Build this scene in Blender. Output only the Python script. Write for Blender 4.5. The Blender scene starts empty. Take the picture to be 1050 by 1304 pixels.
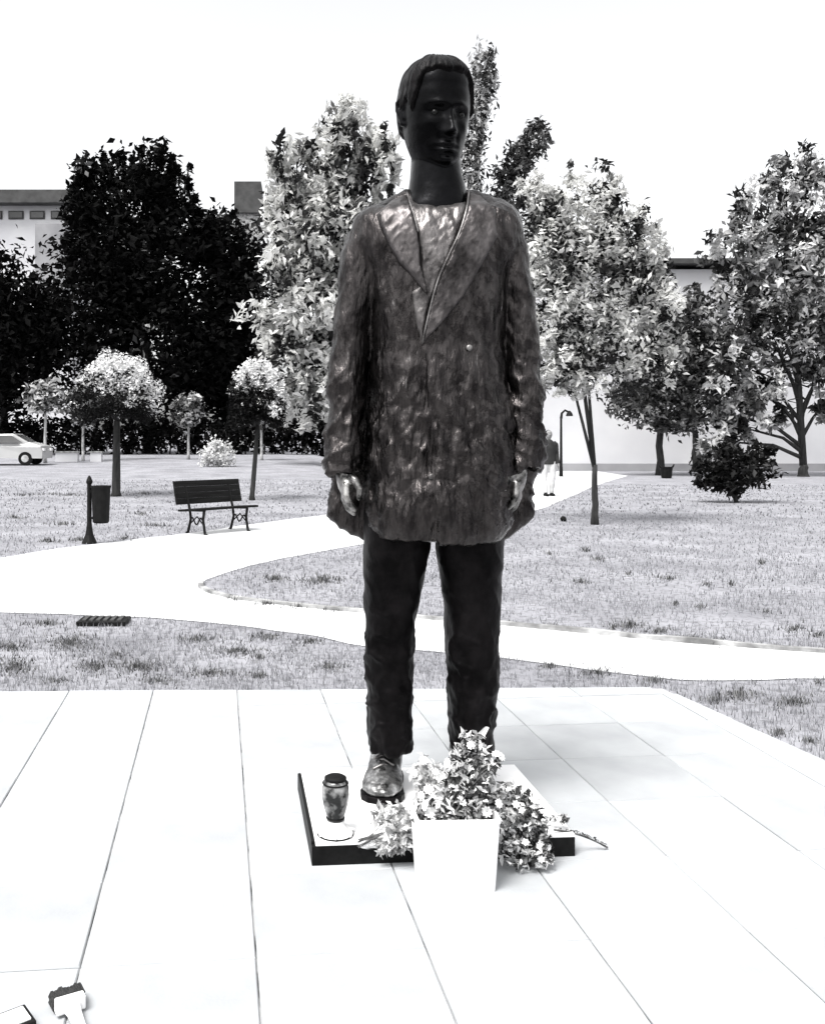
import bpy, bmesh, math, random
import numpy as np
from mathutils import Vector, Matrix, noise
from mathutils.bvhtree import BVHTree
from mathutils.geometry import tessellate_polygon

random.seed(7)
rng = np.random.default_rng(7)
SC = bpy.context.scene
COL = SC.collection

# ------------------------------------------------------------------ camera
F, CX, CY, EYE = 1150.0, 390.0, 562.0, 1.45        # focal length in photo pixels, principal point, eye height
cam_d = bpy.data.cameras.new('camera')
cam_d.sensor_fit = 'VERTICAL'
cam_d.sensor_height = 36.0
cam_d.lens = F / 1304 * 36.0
cam_d.shift_x = (525 - CX) / 1304
cam_d.shift_y = (CY - 652) / 1304
cam_d.clip_end = 3000
cam = bpy.data.objects.new('camera', cam_d)
cam.location = (0, 0, EYE)
cam.rotation_euler = (math.pi / 2, 0, 0)
COL.objects.link(cam)
SC.camera = cam

# ------------------------------------------------------------------ sky, sun, exposure
SUN_EL, SUN_AZ = math.radians(62), math.radians(222)     # high, behind the camera and to its left
world = bpy.data.worlds.new('World')
SC.world = world
world.use_nodes = True
wn = world.node_tree
wn.nodes.clear()
wo = wn.nodes.new('ShaderNodeOutputWorld')
bg = wn.nodes.new('ShaderNodeBackground')
sky = wn.nodes.new('ShaderNodeTexSky')
sky.sky_type = 'NISHITA'
sky.sun_disc = False
sky.sun_elevation = SUN_EL
sky.sun_rotation = SUN_AZ
sky.dust_density = 4.0
sky.air_density = 1.0
hsv = wn.nodes.new('ShaderNodeHueSaturation')
hsv.inputs['Saturation'].default_value = 0.06
wn.links.new(sky.outputs[0], hsv.inputs['Color'])
wn.links.new(hsv.outputs[0], bg.inputs['Color'])
wn.links.new(bg.outputs[0], wo.inputs['Surface'])
bg.inputs['Strength'].default_value = 0.15
sun_d = bpy.data.lights.new('sun', 'SUN')
sun_d.energy = 1.8
sun_d.angle = math.radians(24)
sun_d.color = (1.0, 0.985, 0.96)
sun = bpy.data.objects.new('sun', sun_d)
sdir = Vector((math.sin(SUN_AZ) * math.cos(SUN_EL), math.cos(SUN_AZ) * math.cos(SUN_EL), math.sin(SUN_EL)))
sun.rotation_euler = sdir.to_track_quat('Z', 'Y').to_euler()
sun.location = (5, 10, 20)
COL.objects.link(sun)
SC.view_settings.view_transform = 'Standard'
SC.view_settings.look = 'None'
SC.view_settings.gamma = 1.0
SC.view_settings.use_curve_mapping = False
SC.view_settings.exposure = 1.15

# ------------------------------------------------------------------ place helpers
def sstep(a, b, x):
    t = min(1.0, max(0.0, (x - a) / (b - a)))
    return t * t * (3 - 2 * t)

def terrain(x, y):
    if y < 20:
        return 0.0
    u = CX + F * x / y
    return 0.016 * (y - 20) * sstep(470, 395, u) if y < 400 else 0.016 * 380 * sstep(470, 395, u)

def P(u, v, D):
    return Vector(((u - CX) / F * D, D, EYE - (v - CY) / F * D))

def G(u, v):
    """ground point seen at photo position u, v"""
    D = F * EYE / max(1.0, v - CY)
    if D > 20:
        lo, hi = 3.0, 300.0
        for _ in range(50):
            m = (lo + hi) / 2
            if CY + F * (EYE - terrain((u - CX) / F * m, m)) / m > v:
                lo = m
            else:
                hi = m
        D = lo
    x = (u - CX) / F * D
    return Vector((x, D, terrain(x, D)))

SLAB_Z = 0.012
def GP(u, v):
    """point of the paving's top seen at photo position u, v"""
    D = F * (EYE - SLAB_Z) / (v - CY)
    return Vector(((u - CX) / F * D, D, 0))

# ------------------------------------------------------------------ object helpers
def tag(o, label=None, cat=None, group=None, kind=None):
    if label: o['label'] = label
    if cat: o['category'] = cat
    if group: o['group'] = group
    if kind: o['kind'] = kind
    return o

def thing(name, label, cat, loc=(0, 0, 0), rz=0.0, group=None):
    o = bpy.data.objects.new(name, None)
    o.empty_display_size = 0.1
    o.location = loc
    o.rotation_euler = (0, 0, rz)
    COL.objects.link(o)
    return tag(o, label, cat, group)

def link(name, me, mat=None, parent=None, world_coords=False, smooth=False):
    if mat is not None and len(me.materials) == 0:
        me.materials.append(mat)
    o = bpy.data.objects.new(name, me)
    COL.objects.link(o)
    if parent is not None:
        o.parent = parent
        if world_coords:
            o.matrix_parent_inverse = wm(parent).inverted()
    if smooth:
        me.polygons.foreach_set('use_smooth', [True] * len(me.polygons))
    return o

def wm(o):
    m = Matrix.LocRotScale(o.location, o.rotation_euler, o.scale)
    if o.parent is not None:
        m = wm(o.parent) @ o.matrix_parent_inverse @ m
    return m

class MB:
    def __init__(s):
        s.v, s.f = [], []
    def add(s, vs, fs):
        k = len(s.v)
        s.v.extend([tuple(p) for p in vs])
        s.f.extend([tuple(i + k for i in f) for f in fs])
        return s
    def loft(s, rings, cap=True):
        n = len(rings[0])
        k = len(s.v)
        for r in rings:
            s.v.extend([tuple(p) for p in r])
        for i in range(len(rings) - 1):
            for j in range(n):
                a, b = k + i * n + j, k + i * n + (j + 1) % n
                s.f.append((a, b, b + n, a + n))
        if cap:
            for i, rev in ((0, True), (len(rings) - 1, False)):
                c = np.mean(np.array([tuple(p) for p in rings[i]]), axis=0)
                s.v.append(tuple(c))
                ci = len(s.v) - 1
                for j in range(n):
                    a, b = k + i * n + j, k + i * n + (j + 1) % n
                    s.f.append((b, a, ci) if rev else (a, b, ci))
        return s
    def tube(s, pts, rad, n=10, flat=1.0, round_ends=False):
        pts = [Vector(p) for p in pts]
        if not hasattr(rad, '__len__'):
            rad = [rad] * len(pts)
        rad = list(rad)
        if round_ends:
            d0 = (pts[0] - pts[1]).normalized(); d1 = (pts[-1] - pts[-2]).normalized()
            r0, r1 = rad[0], rad[-1]
            pts = [pts[0] + d0 * r0 * .9, pts[0] + d0 * r0 * .55] + pts + [pts[-1] + d1 * r1 * .55, pts[-1] + d1 * r1 * .9]
            rad = [r0 * .35, r0 * .8] + rad + [r1 * .8, r1 * .35]
        rings = []
        ref = None
        for i, p in enumerate(pts):
            t = (pts[min(i + 1, len(pts) - 1)] - pts[max(i - 1, 0)]).normalized()
            if ref is None:
                ref = Vector((1, 0, 0)) if abs(t.x) < .8 else Vector((0, 1, 0))
            a = (ref - t * ref.dot(t)).normalized()
            b = t.cross(a)
            ref = a
            rings.append([p + (a * math.cos(q) + b * flat * math.sin(q)) * rad[i] for q in np.linspace(0, 2 * math.pi, n, endpoint=False)])
        return s.loft(rings)
    def box(s, c, size, rz=0.0, taper=1.0):
        cx, cy, cz = c
        hx, hy, hz = size[0] / 2, size[1] / 2, size[2] / 2
        vs = []
        for dz, k in ((-hz, taper), (hz, 1.0)):
            for dx, dy in ((-hx, -hy), (hx, -hy), (hx, hy), (-hx, hy)):
                x, y = dx * k, dy * k
                vs.append((cx + x * math.cos(rz) - y * math.sin(rz), cy + x * math.sin(rz) + y * math.cos(rz), cz + dz))
        return s.add(vs, [(3, 2, 1, 0), (4, 5, 6, 7), (0, 1, 5, 4), (1, 2, 6, 5), (2, 3, 7, 6), (3, 0, 4, 7)])
    def lathe(s, prof, n=24, c=(0, 0, 0)):
        rings = [[(c[0] + r * math.cos(a), c[1] + r * math.sin(a), c[2] + z) for a in np.linspace(0, 2 * math.pi, n, endpoint=False)] for r, z in prof]
        return s.loft(rings)
    def mesh(s, name):
        me = bpy.data.meshes.new(name)
        me.from_pydata(s.v, [], s.f)
        me.update()
        return me
    def build(s, name, mat, parent=None, wc=False, smooth=False, bevel=0):
        o = link(name, s.mesh(name), mat, parent, wc, smooth)
        if bevel:
            b = o.modifiers.new('bevel', 'BEVEL')
            b.width = bevel
            b.segments = 2
            b.limit_method = 'ANGLE'
        return o
    def remeshed(s, name, voxel, smooth=3):
        me = s.mesh(name + '_raw')
        o = bpy.data.objects.new('raw', me)
        COL.objects.link(o)
        m = o.modifiers.new('r', 'REMESH')
        m.mode = 'VOXEL'
        m.voxel_size = voxel
        if smooth:
            q = o.modifiers.new('s', 'SMOOTH')
            q.factor = 0.5
            q.iterations = smooth
        dg = bpy.context.evaluated_depsgraph_get()
        out = bpy.data.meshes.new_from_object(o.evaluated_get(dg))
        out.name = name
        bpy.data.objects.remove(o)
        bpy.data.meshes.remove(me)
        return out

# ------------------------------------------------------------------ materials
def new_mat(name):
    m = bpy.data.materials.new(name)
    m.use_nodes = True
    nt = m.node_tree
    return m, nt, nt.nodes['Principled BSDF']

def ramp(nt, stops):
    r = nt.nodes.new('ShaderNodeValToRGB')
    el = r.color_ramp.elements
    while len(el) < len(stops):
        el.new(0.5)
    for e, (p, c) in zip(el, stops):
        e.position = p
        e.color = (*c, 1) if hasattr(c, '__len__') else (c, c, c, 1)
    return r

def mottled(name, lo, hi, scale=8.0, rough=0.7, metal=0.0, bump=0.2, bscale=None, stretch=(1, 1, 1), p0=.35, p1=.65, spec=.5, detail=6.0, dist=.02):
    m, nt, b = new_mat(name)
    tc = nt.nodes.new('ShaderNodeTexCoord')
    mp = nt.nodes.new('ShaderNodeMapping')
    mp.inputs['Scale'].default_value = stretch
    nt.links.new(tc.outputs['Object'], mp.inputs[0])
    n = nt.nodes.new('ShaderNodeTexNoise')
    n.inputs['Scale'].default_value = scale
    n.inputs['Detail'].default_value = detail
    nt.links.new(mp.outputs[0], n.inputs['Vector'])
    r = ramp(nt, [(p0, lo), (p1, hi)])
    nt.links.new(n.outputs[0], r.inputs[0])
    nt.links.new(r.outputs[0], b.inputs['Base Color'])
    b.inputs['Roughness'].default_value = rough
    b.inputs['Metallic'].default_value = metal
    b.inputs['Specular IOR Level'].default_value = spec
    if bump:
        n2 = nt.nodes.new('ShaderNodeTexNoise')
        n2.inputs['Scale'].default_value = bscale or scale * 5
        n2.inputs['Detail'].default_value = 8
        nt.links.new(mp.outputs[0], n2.inputs['Vector'])
        bp = nt.nodes.new('ShaderNodeBump')
        bp.inputs['Strength'].default_value = bump
        bp.inputs['Distance'].default_value = dist
        nt.links.new(n2.outputs[0], bp.inputs['Height'])
        nt.links.new(bp.outputs[0], b.inputs['Normal'])
    return m

def leaf_mat(name, stops, trans=0.25, rough=0.5, spec=.4):
    """leaf colour varies from leaf to leaf through the 'tone' attribute"""
    m, nt, b = new_mat(name)
    at = nt.nodes.new('ShaderNodeAttribute')
    at.attribute_name = 'tone'
    r = ramp(nt, stops)
    nt.links.new(at.outputs['Fac'], r.inputs[0])
    nt.links.new(r.outputs[0], b.inputs['Base Color'])
    b.inputs['Roughness'].default_value = rough
    b.inputs['Specular IOR Level'].default_value = spec
    if trans:
        t = nt.nodes.new('ShaderNodeBsdfTranslucent')
        nt.links.new(r.outputs[0], t.inputs['Color'])
        mx = nt.nodes.new('ShaderNodeMixShader')
        mx.inputs[0].default_value = trans
        nt.links.new(b.outputs[0], mx.inputs[1])
        nt.links.new(t.outputs[0], mx.inputs[2])
        nt.links.new(mx.outputs[0], nt.nodes['Material Output'].inputs[0])
    return m

M = {}
M['slab'] = mottled('pale_paving', (.315, .325, .335), (.385, .395, .405), 3.2, .8, bump=.25, bscale=90, dist=.004, detail=9)
def slab_variation(m):
    nt = m.node_tree
    b = nt.nodes['Principled BSDF']
    src = b.inputs['Base Color'].links[0].from_socket
    oi = nt.nodes.new('ShaderNodeObjectInfo')
    mr = nt.nodes.new('ShaderNodeMapRange'); mr.inputs[3].default_value = .90; mr.inputs[4].default_value = 1.06
    nt.links.new(oi.outputs['Random'], mr.inputs[0])
    mx = nt.nodes.new('ShaderNodeMix'); mx.data_type = 'RGBA'; mx.blend_type = 'MULTIPLY'; mx.inputs[0].default_value = 1
    nt.links.new(src, mx.inputs[6]); nt.links.new(mr.outputs[0], mx.inputs[7])
    nt.links.new(mx.outputs[2], b.inputs['Base Color'])
slab_variation(M['slab'])
M['joint'] = mottled('joint_sand', .012, .36, 6, .95, bump=.4, p0=.38, p1=.54)
M['path'] = mottled('pale_path', (.46, .465, .47), (.56, .565, .57), 1.2, .9, bump=.2, bscale=40, dist=.005)
M['plain_grey'] = mottled('grey_render', (.2, .2, .21), (.3, .3, .31), .5, .9, bump=.1)
M['kerb'] = mottled('kerb_concrete', .12, .4, 6, .9, bump=.4)
M['black_granite'] = mottled('black_granite', .002, .006, 40, .5, bump=.05, spec=.12)
M['brown_granite'] = mottled('brown_granite', .012, .03, 30, .4, bump=.05)
M['white_marble'] = mottled('white_marble', .72, .82, 5, .4, bump=.03)
M['bark'] = mottled('dark_bark', .006, .025, 6, .9, bump=.6, stretch=(3, 3, .6))
M['pale_bark'] = mottled('pale_bark', .25, .5, 5, .9, bump=.3)
M['iron'] = mottled('black_iron', .002, .006, 12, .6, bump=.1, spec=.15)
M['bench_wood'] = mottled('bench_wood', .002, .008, 6, .7, bump=.2, stretch=(.4, 6, 6), spec=.15)
M['white_plastic'] = mottled('white_plastic', .74, .8, 2, .45, bump=0)
M['wall'] = mottled('pale_render', (.50, .50, .52), (.58, .58, .59), .4, .9, bump=.1)
M['roof'] = mottled('dark_roof', .03, .06, 1.5, .8, bump=.2)
M['window'] = mottled('window_glass', .03, .07, .6, .15, bump=0)
M['glass_dark'] = mottled('lantern_glass', .004, .35, 20, .08, bump=.25, bscale=24, p0=.46, p1=.7, dist=.01)  # pale patches in the colour stand in for reflections on dark glass
M['film'] = mottled('crumpled_film', .08, .75, 22, .25, bump=.4, bscale=35, p0=.38, p1=.6)
M['stem'] = mottled('dry_stem', .02, .12, 40, .8, bump=.2)
M['petal'] = mottled('white_petal', .7, .82, 30, .6, bump=0)

# ------------------------------------------------------------------ ground
def ground_sheet():
    ys = [-6, -2, 1, 2, 3, 4, 5, 6, 7, 8, 9, 10, 11, 12, 14, 16, 18, 20] + list(np.arange(23, 62, 3)) + [66, 72, 80, 100, 140, 220, 400, 900, 2000]
    us = np.concatenate([[-6000, -2500, -1200, -600], np.arange(-300, 1400, 50), [1700, 2400, 4000, 8000]])
    vs, fs = [], []
    for y in ys:
        for u in us:
            yy = max(y, 3.0) if y > -3 else 3.0
            x = (u - CX) / F * max(yy, 6)
            vs.append((x, y, terrain(x, y) if y > 0 else 0))
    n = len(us)
    for i in range(len(ys) - 1):
        for j in range(n - 1):
            a = i * n + j
            fs.append((a, a + 1, a + n + 1, a + n))
    m, nt, b = new_mat('lawn_ground')
    tc = nt.nodes.new('ShaderNodeTexCoord')
    n1 = nt.nodes.new('ShaderNodeTexNoise'); n1.inputs['Scale'].default_value = 1.1; n1.inputs['Detail'].default_value = 8
    n2 = nt.nodes.new('ShaderNodeTexNoise'); n2.inputs['Scale'].default_value = 14; n2.inputs['Detail'].default_value = 6
    for q in (n1, n2):
        nt.links.new(tc.outputs['Object'], q.inputs['Vector'])
    r1 = ramp(nt, [(.3, (.19, .19, .205)), (.7, (.30, .30, .32))])
    r2 = ramp(nt, [(.28, .45), (.5, 1.0)])
    nt.links.new(n1.outputs[0], r1.inputs[0]); nt.links.new(n2.outputs[0], r2.inputs[0])
    mx = nt.nodes.new('ShaderNodeMix'); mx.data_type = 'RGBA'; mx.blend_type = 'MULTIPLY'; mx.inputs[0].default_value = 1
    nt.links.new(r1.outputs[0], mx.inputs[6]); nt.links.new(r2.outputs[0], mx.inputs[7])
    nt.links.new(mx.outputs[2], b.inputs['Base Color'])
    b.inputs['Roughness'].default_value = 1.0
    b.inputs['Specular IOR Level'].default_value = .1
    bp = nt.nodes.new('ShaderNodeBump'); bp.inputs['Strength'].default_value = .5; bp.inputs['Distance'].default_value = .04
    nt.links.new(n2.outputs[0], bp.inputs['Height']); nt.links.new(bp.outputs[0], b.inputs['Normal'])
    o = MB().add(vs, fs).build('ground', m, smooth=True)
    return tag(o, kind='structure')
ground = ground_sheet()

def smooth_line(pts, per=6):
    pts = [Vector((p[0], p[1])) for p in pts]
    out = []
    for i in range(len(pts) - 1):
        p0, p1, p2, p3 = pts[max(i - 1, 0)], pts[i], pts[i + 1], pts[min(i + 2, len(pts) - 1)]
        for k in range(per):
            t = k / per
            out.append(.5 * ((2 * p1) + (p2 - p0) * t + (2 * p0 - 5 * p1 + 4 * p2 - p3) * t * t + (3 * p1 - p0 - 3 * p2 + p3) * t ** 3))
    out.append(pts[-1])
    return out

def ground_line(px, jit=0.0):
    out = []
    for k, q in enumerate(smooth_line(px)):
        g = G(q.x, q.y)
        s = jit * (0.4 + g.y / 12)
        out.append(Vector((g.x + s * noise.noise((g.x * 3, g.y * 3, 1)), g.y + s * noise.noise((g.x * 2.3, g.y * 2.3, 5)), 0)))
    return out

upper = ground_line([(-260, 742), (-120, 726), (0, 711), (60, 701), (150, 690), (250, 678), (320, 668), (420, 655), (500, 642), (600, 622), (690, 604), (730, 596)], .03)
island_top = ground_line([(800, 606), (775, 613), (745, 624), (700, 644), (640, 660), (560, 676), (430, 699), (340, 716), (285, 731), (254, 743)], .03)
island_low = ground_line([(254, 743), (262, 753), (300, 763), (380, 773), (470, 782), (530, 788), (640, 797), (760, 808), (840, 816), (900, 821), (1050, 832), (1300, 846)], .02)
front_top = ground_line([(1300, 872), (1050, 865), (960, 867), (866, 867), (770, 856), (634, 838), (560, 832), (470, 824), (400, 811), (300, 797), (200, 788), (100, 784), (0, 781), (-260, 780)], .04)
path_poly = upper + island_top + island_low[1:] + front_top
def flat_poly(name, poly, z, mat, kind='structure'):
    vs = [Vector((p.x, p.y, z)) for p in poly]
    tris = tessellate_polygon([vs])
    fs = []
    for t in tris:
        a, b, c = (vs[i] for i in t)
        fs.append(t if (b - a).cross(c - a).z > 0 else (t[0], t[2], t[1]))
    return tag(MB().add(vs, fs).build(name, mat), kind=kind)
path = flat_poly('path', path_poly, 0.006, M['path'])

# kerb along the lower edge of the lawn behind the statue
def ribbon_kerb():
    mb = MB()
    pts = [p for p in island_low]
    w, h = .05, .035
    L, R = [], []
    for i, p in enumerate(pts):
        t = (pts[min(i + 1, len(pts) - 1)] - pts[max(i - 1, 0)]).normalized()
        n = Vector((t.y, -t.x, 0))
        hh = h + .015 * noise.noise((p.x * 2, p.y * 2, 3))
        L.append((p - n * w / 2, hh)); R.append((p + n * w / 2, hh))
    vs, fs = [], []
    for (l, a), (r, b) in zip(L, R):
        vs += [(l.x, l.y, -.02), (l.x, l.y, a), (r.x, r.y, b), (r.x, r.y, -.02)]
    for i in range(len(L) - 1):
        k = i * 4
        fs += [(k, k + 1, k + 5, k + 4), (k + 1, k + 2, k + 6, k + 5), (k + 2, k + 3, k + 7, k + 6)]
    fs += [(0, 3, 2, 1), (len(vs) - 4, len(vs) - 3, len(vs) - 2, len(vs) - 1)]
    return tag(mb.add(vs, fs).build('kerb', M['kerb']), kind='structure')
ribbon_kerb()

# ------------------------------------------------------------------ plaza of square slabs
TH = math.radians(5.5)
E1, E2 = Vector((math.cos(TH), math.sin(TH), 0)), Vector((-math.sin(TH), math.cos(TH), 0))
O0, TS = Vector((-.139, 2.517, 0)), .481
edge_far_l, edge_far_r = GP(0, 880), GP(842, 875)
edge_right = GP(1050, 968)
far_l2 = edge_far_l + (edge_far_l - edge_far_r).normalized() * 3
right2 = edge_right + (edge_right - edge_far_r).normalized() * 4
plaza_poly = [Vector((p.x, p.y, 0)) for p in (far_l2, Vector((far_l2.x, -1.5, 0)), Vector((right2.x, -1.5, 0)), right2, edge_far_r)]
plaza = flat_poly('plaza', plaza_poly, 0.0035, M['joint'])
def clip(poly, a, b):
    """keep what lies to the right of a->b"""
    out = []
    nrm = Vector((b.y - a.y, a.x - b.x))
    for i in range(len(poly)):
        p, q = poly[i], poly[(i + 1) % len(poly)]
        dp, dq = (p - a.xy).dot(nrm), (q - a.xy).dot(nrm)
        if dp >= 0: out.append(p)
        if (dp >= 0) != (dq >= 0):
            out.append(p + (q - p) * (dp / (dp - dq)))
    return out
def slab_mesh(poly):
    h, c = .05, .004
    n = len(poly)
    cen = sum(poly, Vector((0, 0))) / n
    vs = [(p.x, p.y, -h) for p in poly] + [(p.x, p.y, -c) for p in poly] + [(p.x + (cen.x - p.x) * .014, p.y + (cen.y - p.y) * .014, 0) for p in poly]
    fs = []
    for k in (0, n):
        for i in range(n):
            fs.append((k + i, k + (i + 1) % n, k + n + (i + 1) % n, k + n + i))
    fs.append(tuple(2 * n + i for i in range(n)))
    me = bpy.data.meshes.new('paving_slab')
    me.from_pydata(vs, [], fs)
    me.materials.append(M['slab'])
    return me
g1, g2 = .0021, .0016          # half width of the open long joints and of the tight cross joints
full = slab_mesh([Vector((-TS / 2 + g1, -TS / 2 + g2)), Vector((TS / 2 - g1, -TS / 2 + g2)), Vector((TS / 2 - g1, TS / 2 - g2)), Vector((-TS / 2 + g1, TS / 2 - g2))])
for i in range(-14, 14):
    for j in range(-2, 9):
        c = O0 + E1 * (i + .5) * TS + E2 * (j + .5) * TS
        if c.y < 1.5: continue
        u, v = CX + F * c.x / c.y, CY + F * EYE / c.y
        if not (-200 < u < 1260 and v < 1460): continue
        corners = [Vector((c + E1 * a * (TS / 2 - g1) + E2 * b * (TS / 2 - g2)).xy) for a, b in ((-1, -1), (1, -1), (1, 1), (-1, 1))]
        cut = clip(clip(corners, edge_far_l, edge_far_r), edge_far_r, edge_right)
        if len(cut) < 3: continue
        same = len(cut) == 4 and all((a - b).length < 1e-6 for a, b in zip(cut, corners))
        ar = 0.5 * abs(sum(cut[k].x * cut[(k + 1) % len(cut)].y - cut[(k + 1) % len(cut)].x * cut[k].y for k in range(len(cut))))
        if ar < .01: continue
        me = full if same else slab_mesh([Matrix.Rotation(-TH, 2) @ (p - c.xy) for p in cut])
        o = link('paving_slab', me, None, plaza)
        o.location = (c.x, c.y, SLAB_Z + random.uniform(-.0015, .0015))
        o.rotation_euler = (random.uniform(-.002, .002), random.uniform(-.002, .002), TH)

# ------------------------------------------------------------------ grass
def in_poly(pts, poly):
    x, y = pts[:, 0], pts[:, 1]
    ins = np.zeros(len(pts), bool)
    n = len(poly)
    for i in range(n):
        a, b = poly[i], poly[(i + 1) % n]
        cond = (a.y > y) != (b.y > y)
        with np.errstate(divide='ignore', invalid='ignore'):
            xi = (b.x - a.x) * (y - a.y) / (b.y - a.y) + a.x
        ins ^= cond & (x < xi)
    return ins

def blade_mesh(name, pts, h, w, tone, lean=.6):
    n = len(pts)
    a = rng.uniform(0, 2 * np.pi, n)
    la = rng.uniform(0, 2 * np.pi, n)
    lv = rng.uniform(.1, lean, n) * h
    base = pts
    dx, dy = np.cos(a) * w, np.sin(a) * w
    v = np.zeros((n, 3, 3))
    v[:, 0] = base + np.stack([dx, dy, np.full(n, -.01)], 1)
    v[:, 1] = base - np.stack([dx, dy, np.full(n, .01)], 1)
    v[:, 2] = base + np.stack([np.cos(la) * lv, np.sin(la) * lv, h], 1)
    me = bpy.data.meshes.new(name)
    me.vertices.add(n * 3)
    me.vertices.foreach_set('co', v.reshape(-1))
    me.loops.add(n * 3)
    me.loops.foreach_set('vertex_index', np.arange(n * 3, dtype=np.int32))
    me.polygons.add(n)
    me.polygons.foreach_set('loop_start', np.arange(n, dtype=np.int32) * 3)
    me.polygons.foreach_set('loop_total', np.full(n, 3, np.int32))
    me.update(calc_edges=True)
    at = me.attributes.new('tone', 'FLOAT', 'POINT')
    at.data.foreach_set('value', np.repeat(tone, 3).astype(np.float32))
    return me

M['grass'] = leaf_mat('pale_grass', [(0, .05), (.3, (.18, .18, .195)), (1, (.40, .40, .42))], .35, .8, .15)
M['weed'] = leaf_mat('dark_weed_and_shadow', [(0, .012), (.5, .08), (1, .3)], .2, .8, .1)
def lawn():
    P_, H_, W_ = [], [], []
    for y0, y1, dens, h0, h1, w in ((4.0, 6.6, 2600, .02, .055, .003), (6.6, 8.5, 1300, .02, .05, .004), (8.5, 12, 480, .02, .05, .007), (12, 18, 170, .02, .05, .011), (18, 30, 40, .03, .06, .02)):
        x0, x1 = -(CX + 60) / F * y1, (1050 - CX + 60) / F * y1
        n = int((x1 - x0) * (y1 - y0) * dens)
        p = np.zeros((n, 3))
        p[:, 0] = rng.uniform(x0, x1, n); p[:, 1] = rng.uniform(y0, y1, n)
        u = CX + F * p[:, 0] / p[:, 1]
        keep = (u > -60) & (u < 1110) & ~in_poly(p, path_poly) & ~in_poly(p, plaza_poly)
        p = p[keep]
        # thin out in bare patches
        d = np.array([noise.noise((q[0] * 1.3, q[1] * 1.3, 2.0)) + .6 * noise.noise((q[0] * 4, q[1] * 4, 7.0)) for q in p])
        p = p[d > rng.uniform(-.9, .15, len(p))]
        p[:, 2] = [terrain(q[0], q[1]) for q in p]
        P_.append(p); H_.append(rng.uniform(h0, h1, len(p))); W_.append(np.full(len(p), w))
    p = np.concatenate(P_); h = np.concatenate(H_); w = np.concatenate(W_)
    t = np.clip(rng.normal(.6, .25, len(p)), 0, 1)
    me = blade_mesh('grass', p, h, w, t)
    return tag(link('grass', me, M['grass']), kind='stuff')
lawn()

def weeds():
    spots = [(20, 850, 40, 20), (90, 820, 50, 18), (180, 850, 60, 14), (270, 858, 60, 8), (300, 830, 60, 9), (250, 815, 50, 7), (340, 812, 40, 7), (330, 838, 30, 5), (200, 868, 40, 6), (70, 868, 30, 6),
             (60, 795, 50, 5), (395, 818, 30, 5), (420, 850, 30, 10), (330, 862, 30, 6), (120, 850, 40, 12), (15, 825, 30, 10), (150, 835, 20, 6),
             (300, 764, 18, 3), (340, 770, 30, 4), (380, 774, 25, 3), (430, 778, 30, 3), (410, 740, 40, 10), (350, 738, 30, 6),
             (800, 797, 28, 10), (780, 801, 10, 6), (840, 805, 35, 5), (880, 814, 40, 4), (915, 818, 16, 8), (1010, 802, 22, 7), (1040, 810, 20, 4), (700, 798, 26, 3), (650, 795, 12, 2),
             (940, 886, 40, 12), (910, 892, 30, 8), (1010, 895, 40, 12), (830, 868, 30, 8), (700, 850, 30, 5), (760, 858, 40, 8), (990, 935, 20, 6), (1030, 945, 15, 5), (1042, 870, 12, 4),
             (760, 713, 10, 3), (745, 702, 8, 2), (700, 706, 8, 2), (850, 738, 14, 3), (900, 745, 10, 3), (970, 718, 8, 3), (890, 775, 10, 4), (975, 780, 10, 3), (800, 732, 6, 3), (740, 742, 14, 3), (860, 770, 8, 4), (930, 745, 8, 3),
             (20, 660, 20, 3), (80, 668, 30, 3), (180, 655, 20, 4), (60, 690, 20, 3), (160, 686, 14, 3), (100, 688, 14, 3), (200, 670, 30, 3)]
    spots += [(30, 631, 40, 2), (90, 631, 30, 2), (185, 629, 40, 3), (70, 630, 60, 2), (230, 628, 30, 2)]  # dark tuft strip added to stand in for tree shadow and a dirt edge
    pts, tone = [], []
    for u, v, ru, rv in spots:
        n = int(12 + ru * rv * .6)
        for _ in range(n):
            a, r = random.uniform(0, 6.283), abs(random.gauss(0, .5))
            g = G(u + ru * r * math.cos(a), v + rv * r * math.sin(a))
            pts.append(g); tone.append(random.random())
    p = np.array([tuple(q) for q in pts])
    keep = ~in_poly(p, plaza_poly)
    p = p[keep]; tone = np.array(tone)[keep]
    h = rng.uniform(.015, .055, len(p)) * np.clip(p[:, 1] / 8, .7, 1.6)
    w = .0055 * np.clip(p[:, 1] / 6, .8, 2.5)
    return tag(link('weed_and_shadow_tufts', blade_mesh('weed_and_shadow_tufts', p, h, w, tone, .9), M['weed']), kind='stuff')
weeds()

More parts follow.
